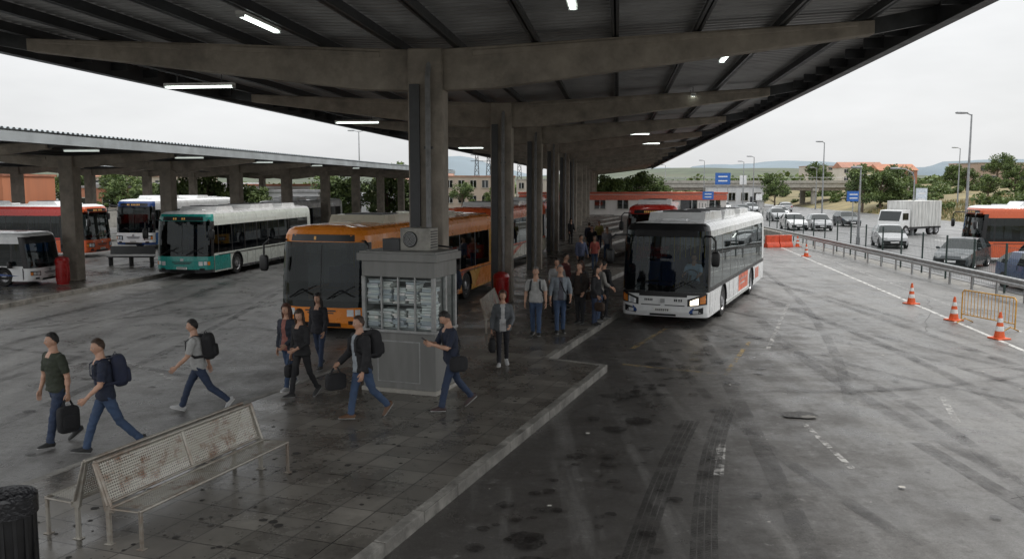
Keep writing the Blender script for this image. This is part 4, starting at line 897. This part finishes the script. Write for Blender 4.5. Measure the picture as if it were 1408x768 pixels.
        bones.append((sh,elb,.055*k,'A',s)); bones.append((elb,wr,.04*k,'F',s)); hands.append((wr,fdv,s))
    me=M.mesh('tmp',smooth=False); ob=bpy.data.objects.new('tmp',me); sc.collection.objects.link(ob)
    rm=ob.modifiers.new('r','REMESH'); rm.mode='VOXEL'; rm.voxel_size=lod; sm=ob.modifiers.new('s','SMOOTH'); sm.iterations=3; sm.factor=.5
    dg=bpy.context.evaluated_depsgraph_get(); nm=bpy.data.meshes.new_from_object(ob.evaluated_get(dg)); bpy.data.objects.remove(ob)
    nm.name='body'; nm.materials.clear(); mats=[T,Pn,sk_,In or T]
    for m in mats: nm.materials.append(m)
    ns=[v.normal.copy() for v in nm.vertices]
    for v,nn in zip(nm.vertices,ns):
        c=v.co
        if (c-pel).dot(up)/k<.5: v.co=c+nn*(.010*noise.noise((c.x*9+pos[0],c.y*9,c.z*17+pos[1]))+.005*noise.noise((c.x*22,c.y*22,c.z*30)))
    segs=[(a,b-a,(b-a).length_squared,r,kd) for a,b,r,kd,_ in bones]
    for p in nm.polygons:
        c=p.center; best=None
        for a,d,l2,r,kd in segs:
            t=(c-a).dot(d)/l2; tc_=max(0,min(1,t)); ds=(c-(a+d*tc_)).length-r
            if best is None or ds<best[0]: best=(ds,kd,tc_)
        kd,t=best[1],best[2]; mi=0
        if kd=='P': mi=1
        elif kd=='S': mi=2
        elif kd=='A' and t>sleeve*2: mi=2
        elif kd=='F' and 1+t>sleeve*2: mi=2
        elif kd=='T':
            hz=(c-pel).dot(up)/k
            if hz>.545: mi=2
            elif In and abs(c.x)<(.045+ (.03 if hz<.2 else 0))*k and (c-sp(hz)).dot(fw)>.03: mi=3
            elif hz>.48 and (c-sp(hz)).dot(fw)>.03 and abs(c.x)<.05*k: mi=2 if not In else 3
        p.material_index=mi; p.use_smooth=True
    bo=bpy.data.objects.new('body',nm); sc.collection.objects.link(bo); bo.parent=root
    D=MB(); shm=pm('shoe_%.2f'%shoe[0],shoe,.6); solem=pm('sole',(.35,.35,.34),.7) if shoe[0]<.2 else pm('sole_w',(.7,.7,.68),.7)
    for s in (-1,1):
        _,_,ank,fd,dn=J[s]; o=ank+dn*.075*k
        prof=[(-.075,.03,.045),(-.05,.038,.06),(0,.04,.068),(.06,.042,.052),(.12,.047,.038),(.17,.042,.03),(.20,.022,.02)]
        D.tube([o+fd*a*k-dn*(hh*.8)*k for a,_,hh in prof],[(wd*k,hh*.85*k) for _,wd,hh in prof],12,shm,ref=tuple(-dn))
        D.tube([o+fd*a*k-dn*.012*k for a,_,_ in prof],[(wd*1.08*k,.013*k) for _,wd,_ in prof],10,solem,ref=tuple(-dn))
    D.build('shoes',root)
    D=MB(); holds=[]
    for wr,fdv,s in hands:
        n=Vector((-s,0,0)); n=(n-fdv*n.dot(fdv)).normalized(); wv=fdv.cross(n)*s*-1
        if wv.dot(Vector((0,1,.2)))<0: wv=-wv
        D.tube([wr-fdv*.03*k,wr+fdv*.01*k,wr+fdv*.05*k,wr+fdv*.09*k,wr+fdv*.098*k],[(x*k,y*k) for x,y in ((.024,.02),(.028,.019),(.038,.016),(.04,.014),(.034,.009))],10,sk_,ref=tuple(n))
        cu=70 if (bag and bag[0]==s) or phone else 32
        for f in range(4):
            p=wr+fdv*.088*k+wv*(.03-.02*f)*k; ln=[.040,.045,.042,.033][f]*k; pts=[p-fdv*.01]; a=rad(cu*.35); 
            for sgi in range(3):
                d=fdv*math.cos(a)+n*math.sin(a); p=p+d*ln*(.95,.62,.5)[sgi]; pts.append(p); a+=rad(cu*(.9 if sgi==0 else .6))
            D.tube(pts,[.0095*k,.009*k,.0082*k,.006*k],6,sk_)
        p=wr+fdv*.025*k+wv*.025*k; d=(fdv*.75+wv*.55+n*.3).normalized(); d2=(fdv*.9+n*.45+wv*.1).normalized()
        D.tube([p,p+d*.038*k,p+d*.038*k+d2*.03*k,p+d*.038*k+d2*.052*k],[.013*k,.0115*k,.0105*k,.007*k],6,sk_)
        holds.append((s,wr+fdv*.1*k+n*.025*k,fdv,n))
    D.build('hands',root)
    Hd=MB(); hc=Vector((0,.012,.075))*k; neck=sp(.645); RM=(Matrix.Rotation(rad(head[0]),3,'Z')@Matrix.Rotation(-rad(head[1])-la*.3,3,'X'))
    nu,nv=36,28; vs=[]
    def hp(a,b,off=0):
        x=math.cos(a)*math.sin(b); y=math.cos(a)*math.cos(b); z=math.sin(a)
        X=x*(.074+off);Y=y*(.094+off);Z=z*(.118+off)
        if z<0: X*=1-.34*(-z)**1.3; Y*= (1-.12*(-z)) if y>0 else (1-.38*(-z))
        if y>0:
            Y+=.024*math.exp(-((x/.15)**2+((z+.16)/.17)**2)); Y+=.006*math.exp(-((x/.5)**2+((z-.2)/.1)**2))
            for s in (-1,1): Y-=.011*math.exp(-(((x-s*.38)/.17)**2+((z-.03)/.11)**2)); Y+=.004*math.exp(-(((x-s*.5)/.2)**2+((z+.25)/.2)**2))
            Y+=.008*math.exp(-((x/.3)**2+((z+.47)/.07)**2)); Y+=.012*math.exp(-((x/.3)**2+((z+.8)/.15)**2))
        return Vector((X,Y,Z))*k,(x,y,z)
    def place(p): return neck+RM@(p+hc)
    info=[]
    for i in range(nv+1):
        a=-math.pi/2+math.pi*i/nv
        for j in range(nu):
            p,u=hp(a,2*math.pi*j/nu); vs.append(place(p)); info.append(u)
    for i in range(nv):
        for j in range(nu):
            f=(i*nu+j,i*nu+(j+1)%nu,(i+1)*nu+(j+1)%nu,(i+1)*nu+j); x=sum(info[q][0] for q in f)/4; y=sum(info[q][1] for q in f)/4; z=sum(info[q][2] for q in f)/4; m=sk_
            if y>.5 and abs(x)<.24 and -.54<z<-.42: m=lip
            if y>.5 and .2<abs(x)<.56 and .17<z<.26: m=hm
            Hd.add([vs[q] for q in f],[(0,1,2,3)],m)
    for s in (-1,1):
        Hd.sell(place(Vector((s*.028,.078,.004))*k),(.0125*k,.008*k,.007*k),eyew,1,M=RM,nu=8,nv=6); Hd.sell(place(Vector((s*.028,.0835,.004))*k),(.006*k,.005*k,.006*k),eyed,1,M=RM,nu=8,nv=6)
        Hd.sell(place(Vector((s*.077,-.005,-.008))*k),(.008*k,.018*k,.03*k),sk_,.9,M=RM,nu=8,nv=8)
    hv=[];hi=[]
    for i in range(nv+1):
        a=-math.pi/2+math.pi*i/nv
        for j in range(nu):
            b=2*math.pi*j/nu; o=.012+.008*noise.noise((math.sin(b)*3+pos[0],math.cos(b)*3,a*4))+(.012 if fem else .0)
            p,u=hp(a,b,o+(.006 if u[2]>.5 else 0)); hv.append(place(p)); hi.append(u)
    for i in range(nv):
        for j in range(nu):
            f=(i*nu+j,i*nu+(j+1)%nu,(i+1)*nu+(j+1)%nu,(i+1)*nu+j); x=sum(hi[q][0] for q in f)/4; y=sum(hi[q][1] for q in f)/4; z=sum(hi[q][2] for q in f)/4
            line=.62 if y>.45 else (.62-(.45-y)*1.1 if y>0 else .12+y*.65)
            if fem: line=.55 if y>.5 else (.55-(.5-y)*2.4 if y>.1 else -.75)
            if z>line: Hd.add([hv[q] for q in f],[(0,1,2,3)],hm)
    if longh:
        Hd.tube([place(Vector((0,-.05,.03))*k),place(Vector((0,-.075,-.06))*k),place(Vector((0,-.085,-.16))*k),place(Vector((0,-.09,-.26))*k)],[(.085*k,.05*k),(.092*k,.05*k),(.09*k,.04*k),(.05*k,.02*k)],14,hm)
        for s in(-1,1): Hd.tube([place(Vector((s*.07,.01,.04))*k),place(Vector((s*.085,.0,-.06))*k),place(Vector((s*.08,.01,-.2))*k)],[.025*k,.028*k,.012*k],8,hm)
    Hd.build('head',root,angle=80)
    if pack:
        pc=cloth(pack); D=MB(); c=sp(.33)-fw*(.225+coat*.02)*k; MM=Matrix.Rotation(-la,3,'X'); D.sell(c,(.155*k,.11*k,.24*k),pc,.55,M=MM,nu=20,nv=14); D.sell(c-fw*.1*k-up*.08*k,(.12*k,.05*k,.11*k),pc,.5,M=MM)
        D.tube([c+up*.24*k,c+up*.28*k+fw*.02,c+up*.24*k+fw*.05],.008,5,pc)
        for s in(-1,1): D.tube([c+up*.2*k+Vector((s*.08*k,0,0)),sp(.55)+Vector((s*.1*k,0,0)),sp(.47)+fw*(.14+coat*.02)*k+Vector((s*.115*k,0,0)),sp(.3)+fw*(.155+coat*.02)*k+Vector((s*.13*k,0,0)),sp(.18)+Vector((s*.185*k,0,0)),c-up*.15*k+Vector((s*.13*k,0,0))],[(.026*k,.008*k)]*6,8,pc,ref=(0,1,0))
        D.build('backpack',root)
    if strap:
        pc=cloth(strap); D=MB(); D.tube([sp(.55)+Vector((.1*k,0,0)),sp(.42)+fw*.15*k,sp(.2)+fw*.15*k+Vector((-.08*k,0,0)),sp(.0)+Vector((-.22*k,0,0)),sp(.2)-fw*.14*k+Vector((-.1*k,0,0)),sp(.42)-fw*.14*k,sp(.55)+Vector((.1*k,0,0))],[(.016,.005)]*7,6,pc); D.sell(sp(-.06)+Vector((-.235*k,-.02,0)),(.06*k,.16*k,.13*k),pc,.45); D.build('shoulder_bag',root)
    if bag:
        s_,bw,bh,bc=bag; 
        for s,hp_,fdv,n in holds:
            if s==s_:
                pc=cloth(bc); D=MB(); c=hp_+Vector((0,0,-.1-bh/2)); D.sell(c,(.07,bw/2,bh/2),pc,.4,nu=20,nv=12); D.sell(c+Vector((s*.06,0,-.03)),(.03,bw*.36,bh*.28),pc,.45)
                for ex in (-.025,.025): D.tube([c+Vector((ex,-bw*.28,bh*.42)),hp_+Vector((ex*.5,-.035,0)),hp_+Vector((ex*.5,.035,0)),c+Vector((ex,bw*.28,bh*.42))],.008,6,pc)
                D.build('handbag',root)
    if phone:
        s,hp_,fdv,n=holds[1]; D=MB(); MM=Matrix.Rotation(rad(-50),3,'X'); D.box(hp_+Vector((-.01,.01,.03)),(.075,.012,.15),black,M=MM); D.build('phone',root,bevel=.004)
    return root
RZ=0.0; PZ=.156
person('walking_man',(-7.1,13.35,RZ),-148,1.78,(16,4,-16,18),((-8,14,12,0),(4,12,10,0)),2,olive,jeans2,.42,hair='black',bag=(-1,.34,.42,blk),head=(-15,0),lod=.012)
person('walking_man',(-6.15,12.95,RZ),-122,1.80,(-22,20,24,8),((12,14,35,10),(-18,12,12,0)),5,navy,jeans,.42,hair='brown',pack=(.02,.025,.05),head=(15,5),phone=True,lod=.012)
person('walking_man',(-5.62,15.4,RZ),-98,1.74,(-28,24,28,8),((18,12,30,0),(-26,14,15,0)),6,gry,jeans2,.42,hair='black',pack=blk,head=(10,3),shoe=(.45,.45,.45),lod=.012)
person('walking_woman',(-4.25,16.35,PZ),-158,1.66,(18,6,-14,16),((12,10,45,20),(-10,12,20,0)),2,(.03,.035,.05),jeans,1,True,hair='auburn',longh=True,inner=(.3,.12,.1),coat=.6,shoe=(.4,.4,.4),lod=.013)
person('walking_woman',(-3.86,15.8,PZ),-150,1.64,(-14,18,18,5),((8,10,60,25),(-8,12,20,0)),3,blk,blk,.9,True,hair='brown',longh=True,head=(20,8),bag=(1,.3,.24,blk),coat=.3,lod=.013)
person('walking_woman',(-4.25,19.0,RZ),-165,1.68,(12,4,-12,14),((8,10,30,0),(-8,10,20,0)),2,(.02,.02,.025),jeans2,1,True,hair='black',longh=True,coat=.5)
person('walking_man',(-2.5,14.35,PZ),-128,1.76,(-18,26,16,6),((6,14,14,0),(12,14,40,5)),4,blk,jeans,1,hair='brown',inner=(.3,.33,.36),pack=blk,bag=(1,.36,.28,blk),coat=.9,head=(0,0),shoe=(.12,.06,.03),lod=.012)
person('walking_man',(-1.05,14.95,PZ),-118,1.78,(20,8,-20,20),((28,12,80,28),(25,10,85,30)),6,navy,jeans2,.45,hair='black',strap=blk,head=(0,28),phone=True,shoe=(.05,.03,.03),lod=.012)
person('walking_woman',(-.2,18.6,PZ),178,1.64,(-10,18,14,4),((10,14,50,20),(-6,14,12,0)),3,(.11,.12,.13),(.02,.02,.025),1,True,hair='auburn',inner=(.5,.5,.5),coat=.8,bag=(1,.32,.3,blk),shoe=(.4,.12,.12))
person('standing_man',(.62,22.5,PZ),-172,1.78,(9,2,-7,6),((6,12,15,0),(-2,12,15,0)),1,(.4,.4,.39),jeans,.42,hair='grey',pack=(.05,.055,.06))
person('standing_man',(1.27,22.9,PZ),175,1.80,(-5,5,8,3),((6,14,40,10),(0,12,20,0)),1,(.22,.25,.28),jeans,.8,hair='grey',inner=(.1,.1,.12),strap=blk)
Q=[((1.92,24.5),-150,(.03,.022,.018),blk,1,'brown',1.74,False),((2.33,24.2),130,blk,jeans2,1,'black',1.66,True),((2.5,24.95),60,(.25,.24,.22),jeans,.8,'brown',1.74,False),((2.7,25.5),50,blk,blk,1,'black',1.72,False),((2.1,26.3),20,(.1,.05,.06),jeans2,1,'auburn',1.62,True),((1.7,27.6),120,(.12,.03,.03),jeans2,1,'black',1.75,False),((1.35,26.2),170,(.3,.3,.3),blk,.5,'black',1.7,False),
 ((-1.75,25.6),-170,navy,blk,1,'black',1.7,False),((3.0,38),150,(.1,.12,.2),blk,1,'black',1.75,False),((3.8,40),190,(.4,.1,.08),jeans,.5,'brown',1.6,True),((4.3,47),180,blk,jeans2,1,'black',1.75,False),((5.0,46),170,(.3,.3,.32),jeans,.5,'black',1.7,False),((4.6,52),10,(.05,.06,.1),blk,1,'brown',1.7,False),((5.4,54),200,(.35,.3,.1),jeans2,.5,'black',1.72,False),((3.9,58),160,blk,blk,1,'black',1.7,True)]
for i,(p,hd,tp,pn,slv,hr,hh,fm) in enumerate(Q):
    person('standing_woman' if fm else 'standing_man',(p[0],p[1],PZ),hd,hh,(R.uniform(-4,8),R.uniform(2,6),R.uniform(-8,4),R.uniform(2,8)),((R.uniform(-5,15),11,R.uniform(10,60),8),(R.uniform(-5,15),11,R.uniform(10,50),5)),R.uniform(0,3),tp,pn,slv,fm,hr,fm,coat=.5 if slv==1 else 0,pack=blk if i in(0,3) else None,bag=(1,.3,.25,(.05,.03,.02)) if i in (1,4) else None,head=(R.uniform(-20,20),0),lod=.02)
ba=math.atan(.43); dv=Matrix.Rotation(-ba,3,'Z')@Vector((.62,1.28,0))
person('bus_driver',(MBX+dv.x,MBY+dv.y,.66),180+math.degrees(ba),1.74,(84,86,84,86),((42,10,40,5),(42,10,40,5)),-4,(.45,.65,.85),navy,.45,hair='black',sit=True,lod=.02)
ds=empty('driver_seat',(MBX+dv.x,MBY+dv.y,.58),-ba); k=MB(); k.box((0,.02,.42),(.5,.5,.12),blackM); k.box((0,.28,.8),(.48,.1,.75),blackM); k.cyl((0,0,-.1),(0,0,.4),.08,blackM); k.build('seat_frame',ds,bevel=.03)
